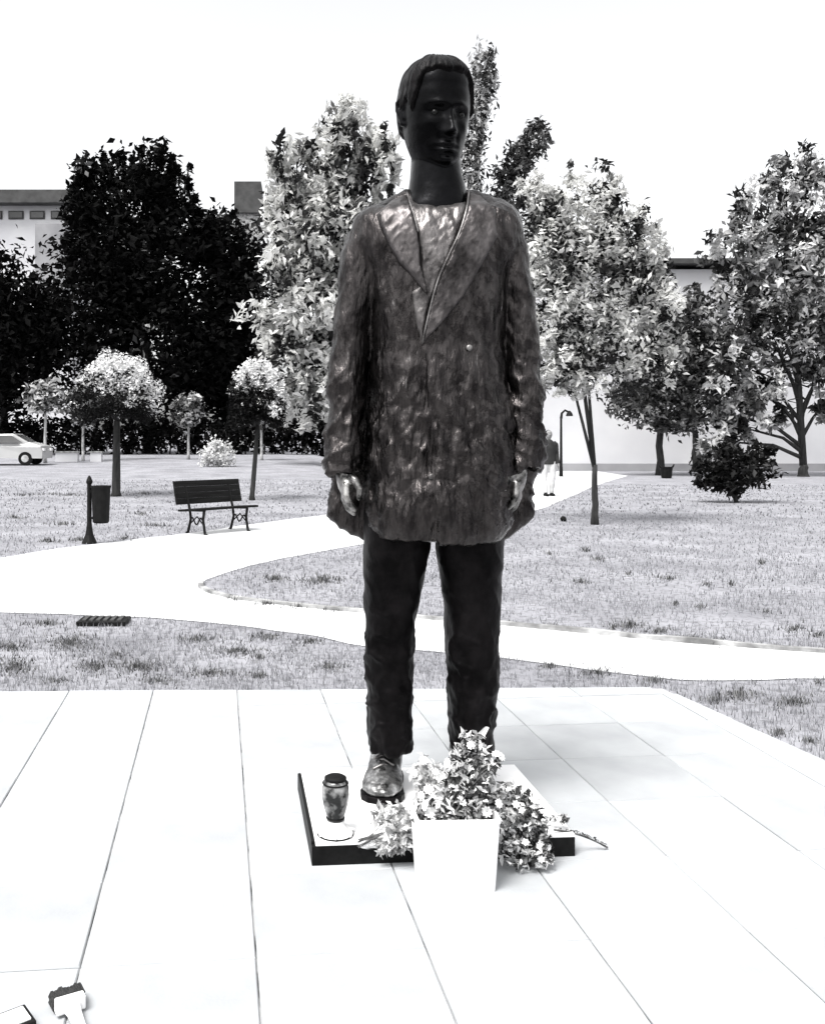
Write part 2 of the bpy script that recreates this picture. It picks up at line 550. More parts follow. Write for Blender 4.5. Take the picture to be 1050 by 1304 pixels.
# ------------------------------------------------------------------ foliage
def leaves_mesh(name, cen, size, aspect, tone, up=0.3, droop=0.0, fold=.25):
    n = len(cen)
    d = rng.normal(size=(n, 3)); d[:, 2] = d[:, 2] * .8 - droop
    d /= np.linalg.norm(d, axis=1)[:, None]
    nrm = rng.normal(size=(n, 3)); nrm[:, 2] = np.abs(nrm[:, 2]) + up
    s = np.cross(d, nrm); s /= np.maximum(np.linalg.norm(s, axis=1), 1e-6)[:, None]
    nn = np.cross(s, d)
    L = (size * rng.uniform(.6, 1.35, n))[:, None]
    Wd = L * aspect * rng.uniform(.7, 1.3, n)[:, None]
    v = np.zeros((n, 4, 3))
    v[:, 0] = cen - d * L * .5
    v[:, 1] = cen + s * Wd * .5 + nn * Wd * fold - d * L * .05
    v[:, 2] = cen + d * L * .5
    v[:, 3] = cen - s * Wd * .5 + nn * Wd * fold - d * L * .05
    me = bpy.data.meshes.new(name)
    me.vertices.add(n * 4); me.vertices.foreach_set('co', v.reshape(-1))
    tri = np.array([[0, 1, 2], [0, 2, 3]])
    idx = (np.arange(n)[:, None, None] * 4 + tri[None]).reshape(-1).astype(np.int32)
    me.loops.add(n * 6); me.loops.foreach_set('vertex_index', idx)
    me.polygons.add(n * 2)
    me.polygons.foreach_set('loop_start', np.arange(n * 2, dtype=np.int32) * 3)
    me.polygons.foreach_set('loop_total', np.full(n * 2, 3, np.int32))
    me.update(calc_edges=True)
    at = me.attributes.new('tone', 'FLOAT', 'POINT')
    at.data.foreach_set('value', np.repeat(np.clip(tone, 0, 1), 4).astype(np.float32))
    return me

def lobed_points(lobes, n, clump=14, spread=.16, shell=.45, minr=0.0):
    """lobes: (centre Vector, (rx, ry, rz)); leaves gather in clumps through each lobe's outer volume"""
    wts = np.array([r[0] * r[2] for _, r in lobes]); wts /= wts.sum()
    C, T = [], []
    for (c, r), w in zip(lobes, wts):
        k = max(3, int(n * w / clump))
        q = rng.normal(size=(k, 3)); q /= np.linalg.norm(q, axis=1)[:, None]
        rad = (shell ** 3 + (1 - shell ** 3) * rng.random(k)) ** (1 / 3)
        rad *= 1 + .16 * rng.normal(size=k)
        cc = np.array(c)[None] + q * rad[:, None] * np.array(r)[None]
        tt = rng.random(k)
        sp = spread * np.array(r)
        p = np.repeat(cc, clump, 0) + rng.normal(size=(k * clump, 3)) * np.maximum(sp, minr)[None]
        C.append(p); T.append(np.repeat(tt, clump) * .88 + rng.random(k * clump) * .12)
    return np.concatenate(C), np.concatenate(T)

def px_lobes(px, D, depth=.9):
    k = D / F
    out = []
    for L in px:
        u, v, ru, rv = L[:4]
        dd = L[4] if len(L) > 4 else 0
        out.append((P(u, v, D + dd), (ru * k, (ru + rv) / 2 * k * depth, rv * k)))
    return out

def tree(name, label, cat, base, lobes, mat, bark, n, leaf, aspect=.45, trunk_r=.15, fork=None, group=None, clump=14, spread=.16, shell=.45, droop=0., up=.3, limbs=True, lean=0, sparse_top=None):
    t = thing(name, label, cat, base, group=group)
    mb = MB()
    zc = fork if fork is not None else base.z + (min(c.z - r[2] * .6 for c, r in lobes) - base.z) * .9
    top = max(lobes, key=lambda q: q[0].z)[0]
    mid = Vector((base.x + lean, base.y, max(zc, base.z + .4)))
    nseg = 6
    pts = [base + Vector((0, 0, -.1))] + [base.lerp(mid, k / nseg) + Vector((noise.noise((k * .7, base.x, 1)), noise.noise((k * .7, base.x, 9)), 0)) * trunk_r * .5 for k in range(1, nseg)] + [mid]
    rad = [trunk_r * 1.6] + [trunk_r * (1.15 - .35 * k / nseg) for k in range(1, nseg)] + [trunk_r * .8]
    mb.tube(pts, rad, 9)
    hi = max(lobes, key=lambda q: q[0].z)[0]
    if limbs == 'fan':
        start = lambda c: (mid + Vector((0, 0, -trunk_r * 2)), trunk_r * .6)
    else:
        ctr = sum((c * (r[0] * r[2]) for c, r in lobes), Vector()) / sum(r[0] * r[2] for c, r in lobes)
        lead = [mid, mid.lerp(Vector((ctr.x, ctr.y, mid.z)), .3) + Vector((0, 0, (ctr.z - mid.z) * .5)), ctr.lerp(hi, .1), ctr.lerp(hi, .55), hi]
        mb.tube(lead, [trunk_r * .8, trunk_r * .68, trunk_r * .5, trunk_r * .32, trunk_r * .1], 8)
        def start(c):
            z = mid.z + (c.z - mid.z) * .45
            z = min(max(z, mid.z), hi.z)
            for p, q in zip(lead, lead[1:]):
                if p.z <= z <= q.z:
                    return p.lerp(q, (z - p.z) / max(q.z - p.z, 1e-4)), trunk_r * (.5 - .25 * (z - mid.z) / max(hi.z - mid.z, .1))
            return mid, trunk_r * .45
    for c, r in (lobes[1:11:2] if limbs == 'fan' else lobes):
        e = c + Vector((random.uniform(-.3, .3) * r[0], 0, random.uniform(0, .5) * r[2]))
        s0, r0 = start(c)
        a = s0.lerp(e, .35) + Vector((0, 0, .10 * (e - s0).length))
        b = s0.lerp(e, .7) + Vector((random.uniform(-.1, .1), random.uniform(-.1, .1), .08)) * (e - s0).length
        mb.tube([s0, a, b, e], [r0, r0 * .72, r0 * .48, r0 * .2], 6)
        for _ in range(3):
            f = a.lerp(e, random.random())
            g = f + Vector((random.gauss(0, .55) * r[0], random.gauss(0, .5) * r[1], random.gauss(.25, .4) * r[2]))
            mb.tube([f, f.lerp(g, .5) + Vector((0, 0, .05)), g], [trunk_r * .2, trunk_r * .14, trunk_r * .06], 5)
    mb.build('trunk', bark, t, True, True)
    cen, tone = lobed_points(lobes, n, clump, spread, shell)
    link('crown', leaves_mesh('crown', cen, np.full(len(cen), leaf), aspect, tone, up, droop), mat, t, True)
    return t

M['leaf_black'] = leaf_mat('black_leaf', [(0, .002), (.88, .006), (.95, .03), (1, .35)], .1, .8, .05)  # palest few leaves painted as glints of sky through the crown
M['leaf_pale'] = leaf_mat('pale_leaf', [(0, .005), (.32, .018), (.44, (.52, .52, .51)), (1, (.86, .86, .84))], .35, .55, .3)
M['leaf_grey'] = leaf_mat('grey_leaf', [(0, .006), (.45, .03), (.75, .12), (1, .5)], .25, .55, .3)
M['leaf_mid'] = leaf_mat('mid_leaf', [(0, .005), (.36, .025), (.52, .26), (1, .82)], .3, .55, .3)
M['leaf_white'] = leaf_mat('white_leaf', [(0, .25), (.3, .6), (1, .8)], .3, .5, .4)
M['leaf_topiary'] = leaf_mat('clipped_leaf', [(0, .05), (1, .18)], .1, .6, .3)

# --- far left: dark trees, hedge, small street trees, buildings
D0 = 60
tree('dark_tree', 'tall spiky-topped black tree, tallest of the dark trees at left, rising above the pale roof', 'tree', G(190, 577.5),
     px_lobes([(165, 262, 60, 62), (205, 235, 30, 50), (110, 250, 26, 40), (225, 290, 40, 40), (180, 340, 85, 75), (120, 390, 75, 80), (200, 440, 90, 90), (205, 190, 6, 16), (150, 215, 12, 24), (118, 220, 8, 24), (133, 208, 6, 20), (178, 203, 6, 22), (240, 232, 7, 24), (98, 256, 7, 24), (248, 262, 8, 20), (220, 215, 5, 18), (100, 300, 26, 45)], D0), M['leaf_black'], M['bark'], 22000, .55, .45, .35, spread=.13, group=None)
tree('dark_tree', 'black tree at the left edge, crown below the pale building', 'tree', G(5, 578), px_lobes([(10, 390, 50, 60), (20, 460, 65, 70), (-30, 420, 60, 100), (50, 430, 30, 50)], D0 - 3), M['leaf_black'], M['bark'], 11000, .55, .45, .3)
tree('dark_tree', 'black tree between the spiky dark tree and the pale mottled tree', 'tree', G(292, 577), px_lobes([(285, 320, 42, 50), (300, 400, 45, 70), (265, 470, 50, 70), (310, 490, 40, 55), (265, 300, 18, 30)], D0 + 2), M['leaf_black'], M['bark'], 13000, .55, .45, .3)

def hedge():
    t = thing('hedge', 'long dark hedge at the far edge of the left lawn', 'hedge', G(200, 577))
    pts, tone = [], []
    for u in np.arange(-120, 460, 9):
        g = G(min(u, 380), 577)
        D = 58 + random.uniform(-.6, .6)
        x = (u - CX) / F * D
        z = terrain(min(x, -.01 * D), D) if u < 380 else 0.5
        lob = [(Vector((x, D, z + 1.0 + random.uniform(-.1, .3))), (.55, .7, 1.15))]
        c, tn = lobed_points(lob, 150, 10, .2, .3)
        pts.append(c); tone.append(tn)
    c = np.concatenate(pts); tn = np.concatenate(tone)
    link('foliage', leaves_mesh('foliage', c, np.full(len(c), .4), .5, tn), M['leaf_black'], t, True)
    mb = MB()
    for u in np.arange(-120, 400, 24):
        D = 58; x = (u - CX) / F * D
        z = terrain(x, D)
        mb.tube([(x, D, z - .1), (x + .1, D, z + .8), (x - .05, D, z + 1.5)], [.06, .05, .02], 5)
    tag(mb.build('stems', M['bark'], t, True), kind='stuff')
hedge()

for u, v, D, lb, crown_px, tall in ((58, 582, 44, 'small pale-crowned street tree with a thin white trunk beside the parked car', (55, 507, 22, 20), 0),
                                    (106, 580, 47, 'small grey street tree partly behind the left clipped tree, thin pale trunk', (104, 520, 26, 26), 0),
                                    (146, 579, 49, 'thin pale-trunked street tree right behind the left clipped tree', (150, 500, 26, 30), 0),
                                    (240, 579, 49, 'small pale street tree standing between the two clipped trees', (240, 525, 16, 18), 0),
                                    (333, 579, 48, 'thin pale-trunked street tree half hidden behind the right clipped tree', (336, 520, 18, 24), 0)):
    x = (u - CX) / F * D
    b = Vector((x, D, terrain(x, D)))
    mt = M['leaf_mid'] if u in (58, 240) else M['leaf_grey']
    tree('street_tree', lb, 'tree', b, px_lobes([crown_px, (crown_px[0] + 6, crown_px[1] - 8, crown_px[2] * .7, crown_px[3] * .8)], D), mt, M['pale_bark'], 700, .34, .5, .07, clump=8, spread=.2, group='small street trees along the far lawn')

def clipped_tree(u, v, crown, label, tr, seed):
    g = G(u, v)
    D = g.y
    k = D / F
    cu, cv, ru, rv = crown
    t = thing('clipped_tree', label, 'tree', g, group='clipped dome-headed trees on the lawn')
    c = P(cu, cv, D)
    top = c + Vector((0, 0, -rv * k * .55))
    mb = MB()
    pts = [g + Vector((0, 0, -.05)), g + Vector((0, 0, .1)), g.lerp(top, .5), top]
    mb.tube(pts, [tr * 1.7, tr * 1.15, tr, tr * .8], 10)
    for a in np.linspace(0, 6.28, 7, endpoint=False):
        e = c + Vector((math.cos(a) * ru * k * .6, math.sin(a) * ru * k * .6, rv * k * .2))
        mb.tube([top, top.lerp(e, .5) + Vector((0, 0, .05)), e], [tr * .5, tr * .35, tr * .12], 6)
    mb.build('trunk', M['bark'], t, True, True)
    n = 7500
    q = rng.normal(size=(n, 3)); q /= np.linalg.norm(q, axis=1)[:, None]
    q[:, 2] = np.where(q[:, 2] < -.5 - .25 * np.abs(q[:, 0]), -.45 + .2 * rng.random(n) - .2 * np.abs(q[:, 0]), q[:, 2])
    rad = (.70 + .32 * rng.random(n)) * (1 + .22 * np.array([noise.noise((a[0] * 2.2 + seed, a[1] * 2.2, a[2] * 2.2)) for a in q]))
    p = np.array(c)[None] + q * rad[:, None] * np.array([ru * k, ru * k, rv * k])[None]
    # light on the crown's top and shade below, painted into the leaf tones
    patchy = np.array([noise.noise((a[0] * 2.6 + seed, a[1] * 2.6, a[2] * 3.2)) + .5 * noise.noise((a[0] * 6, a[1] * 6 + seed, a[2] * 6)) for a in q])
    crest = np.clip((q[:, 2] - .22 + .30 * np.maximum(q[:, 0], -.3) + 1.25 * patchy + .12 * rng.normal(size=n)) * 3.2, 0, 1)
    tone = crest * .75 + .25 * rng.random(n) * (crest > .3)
    link('crown', leaves_mesh('crown', p, np.full(n, .095), .5, tone, .5), M['leaf_lit_top'], t, True)
    return t
M['leaf_lit_top'] = leaf_mat('clipped_tree_leaf', [(0, .003), (.25, .012), (.5, .5), (1, .8)], .12, .7, .15)  # leaf colours run from painted shade to painted light
clipped_tree(148, 632, (149, 505, 55, 56), 'left and larger clipped tree with a lit-topped dome crown, behind the litter bin', .10, 0)
clipped_tree(321, 637, (328, 512, 37, 54), 'right and smaller clipped tree with a lit-topped dome crown, behind the bench', .055, 4)

M['leaf_bloom'] = leaf_mat('white_bloom', [(0, .5), (1, .82)], .3, .6, .3)
def white_bush():
    D = 40
    x = (276 - CX) / F * D
    b = Vector((x, D, terrain(x, D)))
    t = thing('white_bush', 'small round white flowering bush at the far edge of the left lawn', 'bush', b)
    lob = [(b + Vector((0, 0, .45)), (.72, .6, .62)), (b + Vector((0, 0, .85)), (.35, .35, .35))]
    c, tn = lobed_points(lob, 1800, 8, .12, .2)
    link('blossom_mass', leaves_mesh('blossom_mass', c, np.full(len(c), .15), .7, tn, .6), M['leaf_bloom'], t, True)
    MB().tube([b + Vector((0, 0, -.05)), b + Vector((0, 0, .7))], [.05, .02], 6).build('stem', M['bark'], t, True)
white_bush()

# --- the pale mottled trees behind the statue
tree('pale_tree', 'tall pale mottled tree behind the statue at its left shoulder', 'tree', G(425, 592) if False else Vector(((425 - CX) / F * 42, 42, terrain((425 - CX) / F * 42, 42))),
     px_lobes([(450, 195, 42, 60), (385, 225, 42, 55), (440, 150, 14, 30), (490, 215, 20, 50), (362, 300, 34, 60), (420, 290, 60, 75), (385, 390, 58, 80), (360, 470, 35, 60), (410, 490, 45, 55), (470, 330, 40, 80), (355, 215, 14, 30)], 42),
     M['leaf_pale'], M['bark'], 19000, .44, .42, .28, clump=26, spread=.11, droop=.5)
tree('slender_tree', 'very tall slender sparse tree rising beside the statue head', 'tree', Vector(((600 - CX) / F * 50, 50, 0)),
     px_lobes([(617, 100, 15, 40), (606, 155, 17, 40), (598, 205, 15, 40), (622, 70, 6, 16), (600, 270, 20, 50), (603, 360, 22, 60)], 50), M['leaf_mid'], M['bark'], 4200, .4, .35, .2, clump=10, spread=.2, droop=-.6)
tree('leaning_tree', 'dark slender tree top leaning right above the statue shoulder', 'tree', Vector(((640 - CX) / F * 52, 52, 0)),
     px_lobes([(683, 178, 17, 24), (664, 200, 16, 24), (645, 228, 18, 24), (640, 290, 26, 50), (640, 370, 26, 60)], 52), M['leaf_grey'], M['bark'], 5000, .4, .38, .2, clump=7, spread=.18, droop=-.3, lean=.2)
gt = G(757, 668)
tree('round_tree', 'young round-crowned pale tree with a thin trunk on the right lawn', 'tree', gt,
     px_lobes([(740, 272, 62, 48), (700, 320, 46, 70), (800, 320, 42, 60), (752, 360, 80, 70), (830, 385, 34, 60), (700, 430, 38, 55), (775, 450, 80, 45), (725, 478, 45, 30), (840, 450, 36, 40), (690, 250, 30, 34), (780, 235, 14, 26), (722, 225, 9, 16), (845, 330, 10, 20)], gt.y, .75),
     M['leaf_pale'], M['bark'], 22000, .132, .42, .055, fork=P(757, 592, gt.y).z, clump=30, spread=.11, droop=.2, limbs='fan')
tree('dark_conifer', 'narrow dark pointed tree between the round tree and the building roofline', 'tree', Vector(((840 - CX) / F * 38.5, 38.5, 0)),
     px_lobes([(840, 330, 7, 22), (840, 365, 13, 28), (840, 400, 20, 40), (842, 450, 26, 50)], 38.5), M['leaf_grey'], M['bark'], 1700, .4, .4, .14, droop=.6)
tree('broad_tree', 'brown-grey broad tree with a straight trunk between the round tree and the rightmost tree', 'tree', G(885, 601),
     px_lobes([(870, 415, 34, 40), (850, 470, 55, 45), (885, 490, 45, 55), (835, 515, 45, 30), (900, 440, 20, 50), (880, 385, 14, 20), (800, 505, 28, 28), (858, 538, 38, 16)], 38), M['leaf_grey'], M['bark'], 10000, .29, .42, .17, clump=10, droop=.3)
gr = G(1022, 607)
tree('spreading_tree', 'large spreading tree at the right edge with a dark straight trunk', 'tree', gr,
     px_lobes([(1000, 225, 42, 34), (1035, 260, 46, 55), (965, 275, 36, 45), (935, 330, 34, 40), (1010, 340, 70, 60), (1060, 360, 60, 90), (940, 400, 44, 55), (1000, 430, 60, 55), (925, 470, 34, 55), (1070, 460, 50, 60), (965, 500, 34, 40), (925, 540, 24, 40), (1040, 480, 30, 20), (912, 572, 22, 32), (945, 555, 22, 34), (1062, 515, 34, 30), (985, 520, 30, 22)], gr.y),
     M['leaf_mid'], M['bark'], 18000, .34, .42, .19, clump=26, spread=.12, droop=.4)

def dark_shrub():
    g = G(935, 640)
    k = g.y / F
    t = thing('dark_shrub', 'low wide dark shrub on a short stem on the right lawn', 'shrub', g)
    lob = px_lobes([(905, 600, 27, 22), (940, 604, 40, 24), (960, 590, 24, 22), (925, 580, 22, 16), (980, 578, 9, 7), (915, 617, 26, 10)], g.y)
    c, tn = lobed_points(lob, 2600, 9, .16, .2)
    link('foliage', leaves_mesh('foliage', c, np.full(len(c), .17), .4, tn, .3), M['leaf_shrub'], t, True)
    mb = MB().tube([g + Vector((.06, 0, -.05)), g + Vector((0, 0, .12)), P(925, 620, g.y), P(915, 600, g.y)], [.06, .05, .04, .02], 7)
    mb.tube([g + Vector((0, 0, .1)), P(945, 615, g.y), P(980, 580, g.y)], [.04, .03, .012], 6)
    mb.build('stem', M['bark'], t, True, True)
M['leaf_shrub'] = leaf_mat('dark_shrub_leaf', [(0, .003), (.7, .01), (1, .05)], .1, .7, .1)
dark_shrub()

# ------------------------------------------------------------------ buildings
def building_right():
    D = 44.0
    b = G(880, 600)
    x0, x1 = (640 - CX) / F * D, (1250 - CX) / F * D
    t = thing('pale_building', 'long pale building behind the right-hand trees with a dark roof edge', 'building', ((x0 + x1) / 2, D, 0))
    H = EYE + (CY - 343) / F * D
    MB().box(((x0 + x1) / 2, D + 4, H / 2 - .2), (x1 - x0, 8, H + .4)).build('wall', M['wall'], t, True)
    MB().box(((x0 + x1) / 2, D + 3.9, H + .28), (x1 - x0 + .5, 8.8, .16)).build('cornice', M['roof'], t, True)
    r = MB().box(((x0 + x1) / 2, D + 4.1, H + .47), (x1 - x0 - .3, 8, .2)).build('roof', M['roof'], t, True)
    MB().box(((x0 + x1) / 2, D - .06, .12), (x1 - x0 + .1, .16, .5)).build('base_course', M['plain_grey'], t, True)
building_right()

def building_left():
    D = 78.0
    t = thing('far_building', 'pale building with a dark flat roof at the top left, above the dark trees', 'building', P(20, 560, D))
    k = D / F
    x0, x1 = P(-260, 0, D).x, P(92, 0, D).x
    zt = P(0, 262, D).z
    MB().box(((x0 + x1) / 2, D + 5, zt / 2), (x1 - x0, 10, zt)).build('wall', M['wall'], t, True)
    MB().box(((x0 + x1) / 2 + .1, D + 4.6, zt + .55), (x1 - x0 + 1.2, 11.4, 1.1)).build('roof', M['roof'], t, True)
    for i, u in enumerate(np.arange(-230, 90, 27)):
        w = MB().box((P(u + 8, 0, D).x, D - .05, P(0, 274, D).z), (1.3, .1, .7)).build('window', M['roof'], t, True)
        MB().box((P(u + 8, 0, D).x, D - .12, P(0, 274, D).z), (1.1, .06, .5)).build('pane', M['window'], w, True)
    MB().box((P(70, 0, D).x, D - .7, P(0, 300, D).z - 3), (2.6, 1.3, 7.4)).build('bay', M['plain_grey'], t, True)
building_left()

def tower():
    D = 84.0
    c = P(314, 262, D)
    t = thing('roof_block', 'dark square roof block showing between the dark tree and the pale tree', 'building', (c.x, D, 0))
    zt = P(0, 233, D).z
    MB().box((c.x, D + 2, zt / 2), (2.2, 3.4, zt)).build('wall', M['kerb'], t, True)
    MB().box((c.x + .1, D + 1.9, zt - 1.3), (2.5, 3.8, 2.9)).build('roof', M['roof'], t, True)
tower()

def parked_car():
    D = 42.0
    x = (4 - CX) / F * D
    g = Vector((x, D, terrain(x, D)))
    t = thing('parked_car', 'pale car half out of frame at the left edge beyond the lawn', 'car', g)
    m_body = mottled('car_paint', .32, .36, 1, .25, bump=0)
    prof = [(-2.1, .35), (-2.12, .75), (-1.95, .95), (-1.2, 1.02), (-.55, 1.42), (.7, 1.45), (1.4, 1.05), (2.0, .88), (2.1, .6), (2.08, .32)]
    mb = MB()
    rings = []
    for y, s in ((-.85, .93), (-.8, 1), (.8, 1), (.85, .93)):
        rings.append([(px * (.99 if s < 1 else 1), y * (1 if pz < 1.05 else .82), .32 + (pz - .32) * s) for px, pz in prof])
    mb.loft(rings)
    body = mb.build('body', m_body, t)
    for sx, xs in ((-1, (-1.05, -.5, .55, 1.15)),):
        for sy in (-1, 1):
            w = MB()
            w.add([(-1.0, sy * .853, 1.03), (1.2, sy * .853, 1.03), (.65, sy * .74, 1.36), (-.5, sy * .74, 1.36)], [(0, 1, 2, 3) if sy < 0 else (3, 2, 1, 0)])
            w.add([(p[0], p[1] + sy * .006, p[2]) for p in w.v[:4]], [(0, 1, 2, 3) if sy < 0 else (3, 2, 1, 0)])
            w.build('side_window', M['window'], t)
    MB().add([(1.36, -.6, 1.09), (1.36, .6, 1.09), (.78, .55, 1.42), (.78, -.55, 1.42)], [(0, 1, 2, 3)]).build('windscreen', M['window'], t)
    for wx in (-1.3, 1.3):
        for wy in (-.78, .78):
            w = MB().tube([(wx, wy - .1, .31), (wx, wy + .1, .31)], [.31, .31], 18).build('wheel', M['iron'], t)
            MB().tube([(wx, wy - .11 if wy < 0 else wy + .05, .31), (wx, wy - .05 if wy < 0 else wy + .11, .31)], [.17, .17], 12).build('rim', M['pale_bark'], w)
    for sy in (-.6, .6):
        MB().box((2.06, sy, .72), (.1, .3, .12)).build('headlight', M['white_plastic'], t)
parked_car()

def low_wall():
    D = 46.
    for u0, u1, lb in ((72, 100, 'low pale wall piece beside the two thin pale trunks'), (116, 130, 'short white wall block under the grey street tree')):
        x0, x1 = (u0 - CX) / F * D, (u1 - CX) / F * D
        z = terrain((x0 + x1) / 2, D)
        t = thing('low_wall', lb, 'wall', ((x0 + x1) / 2, D, z))
        MB().box((0, 0, .2), (x1 - x0, .35, .5)).build('wall', M['wall'], t)
        MB().box((0, 0, .49), (x1 - x0 + .08, .43, .07)).build('coping', M['kerb'], t)
low_wall()

# ------------------------------------------------------------------ park furniture
def bench():
    c = G(289, 679)
    t = thing('park_bench', 'dark slatted park bench with iron legs beside the path', 'bench', c, math.radians(45))
    t.scale = (.88, .88, .92)
    # local: x along, -y front, y back ; origin between the front legs
    L = 1.52
    for i in range(4):
        MB().box((-.0, .05 + i * .115, .43 - .008 * i), (L, .1, .035)).build('seat_slat', M['bench_wood'], t, bevel=.005)
    for i in range(4):
        z = .50 + i * .1
        MB().add(*_slat_back(L, .45 + (z - .43) * .25, z)).build('backrest_slat', M['bench_wood'], t)
    for sx in (-.5, .5):
        MB().tube([(sx, -.04, 0), (sx, .0, .02), (sx, .05, .25), (sx, .02, .41)], [.03, .025, .024, .026], 8).build('leg', M['iron'], t)
        MB().tube([(sx, .52, 0), (sx, .48, .03), (sx, .40, .25), (sx, .43, .41), (sx, .50, .6), (sx, .58, .86)], [.03, .025, .024, .024, .022, .018], 8).build('leg', M['iron'], t)
        MB().tube([(sx, .04, .41), (sx, .42, .395)], [.02, .02], 6).build('seat_rail', M['iron'], t)
        s = [(sx, .05 + .36 * q, .22 + .06 * math.sin(q * 9)) for q in np.linspace(0, 1, 12)]
        MB().tube(s, .014, 6).build('scroll_brace', M['iron'], t)
        MB().tube([(sx, .06, .18), (sx, .22, .30), (sx, .4, .18)], .012, 6).build('arch_brace', M['iron'], t)
def _slat_back(L, y, z):
    h, d = .0975, .03
    b = .25
    vs = []
    for x in (-L / 2, L / 2):
        vs += [(x, y, z), (x, y + d, z), (x, y + d + b * h, z + h), (x, y + b * h, z + h)]
    return vs, [(3, 2, 1, 0), (4, 5, 6, 7), (0, 1, 5, 4), (1, 2, 6, 5), (2, 3, 7, 6), (3, 0, 4, 7)]
bench()

def litter_bin():
    g = G(114, 692)
    t = thing('litter_bin', 'dark litter bin hung on an iron post beside the path', 'litter bin', g)
    MB().lathe([(.11, 0), (.1, .03), (.06, .12), (.045, .2), (.034, .3), (.032, .84), (.045, .86), (.045, .89), (.02, .95), (.004, .965)], 14).build('post', M['iron'], t, smooth=False)
    MB().lathe([(.1, 0), (.115, .02), (.135, .5), (.145, .5), (.145, .53), (.12, .53), (.1, .06), (.02, .05)], 18, (.165, 0, .29)).build('basket', M['iron'], t)
    for z in (.36, .74):
        MB().box((.05, 0, z), (.1, .05, .03)).build('bracket', M['iron'], t)
litter_bin()

def drain_cover():
    a, b = G(106, 792), G(160, 796)
    c = (a + b) / 2
    t = thing('drain_cover', 'dark flat drain cover lying at the edge of the front grass', 'drain cover', c)
    MB().box((0, 0, .012), ((b - a).length, .24, .05)).build('frame', M['iron'], t, bevel=.006)
    for i in range(6):
        MB().box((-.14 + i * .055, 0, .042), (.03, .17, .012)).build('bar', M['roof'], t)
drain_cover()

def tub():
    g = G(848, 609)
    t = thing('planter_tub', 'small dark tub with upturned rim corners standing before the pale wall', 'tub', g)
    k = g.y / F
    MB().lathe([(6 * k, 0), (6.6 * k, .1), (7.4 * k, 13 * k), (8 * k, 13.2 * k), (8 * k, 14.5 * k), (7 * k, 14.5 * k), (6 * k, 10 * k), (.02, 9.8 * k)], 12).build('body', M['iron'], t)
    for s in (-1, 1):
        MB().tube([(s * 7 * k, 0, 13.5 * k), (s * 9 * k, 0, 16 * k), (s * 9.6 * k, 0, 18 * k)], [.04, .035, .02], 6).build('handle', M['iron'], t)
tub()

def lump():
    g = G(717, 664)
    t = MB()
    q = bmesh.new()
    bmesh.ops.create_icosphere(q, subdivisions=3, radius=.055)
    for v in q.verts:
        v.co *= 1 + .25 * noise.noise(v.co * 22)
        v.co.z *= .95
    me = bpy.data.meshes.new('stone'); q.to_mesh(me); q.free()
    o = link('stone', me, M['iron'], smooth=True)
    o.location = g + Vector((0, 0, .045))
    tag(o, 'small dark stone lying on the right lawn near the path', 'stone')
lump()

def street_lamp():
    g = G(714, 607)
    t = thing('street_lamp', 'thin dark lamp post with a curved arm beyond the person', 'street lamp', g)
    k = g.y / F
    h = 74 * k
    MB().tube([(0, 0, -.05), (0, 0, .5), (.0, 0, h)], [.09, .06, .045], 10).build('post', M['iron'], t)
    MB().tube([(0, 0, h), (.03, 0, h + .22), (.16, 0, h + .34), (.32, 0, h + .26)], [.06, .05, .045, .04], 8).build('arm', M['iron'], t)
    MB().lathe([(.03, .1), (.1, .02), (.15, -.1), (.12, -.12), (.02, -.12)], 12, (.34, 0, h + .22)).build('lamp_head', M['iron'], t)
street_lamp()

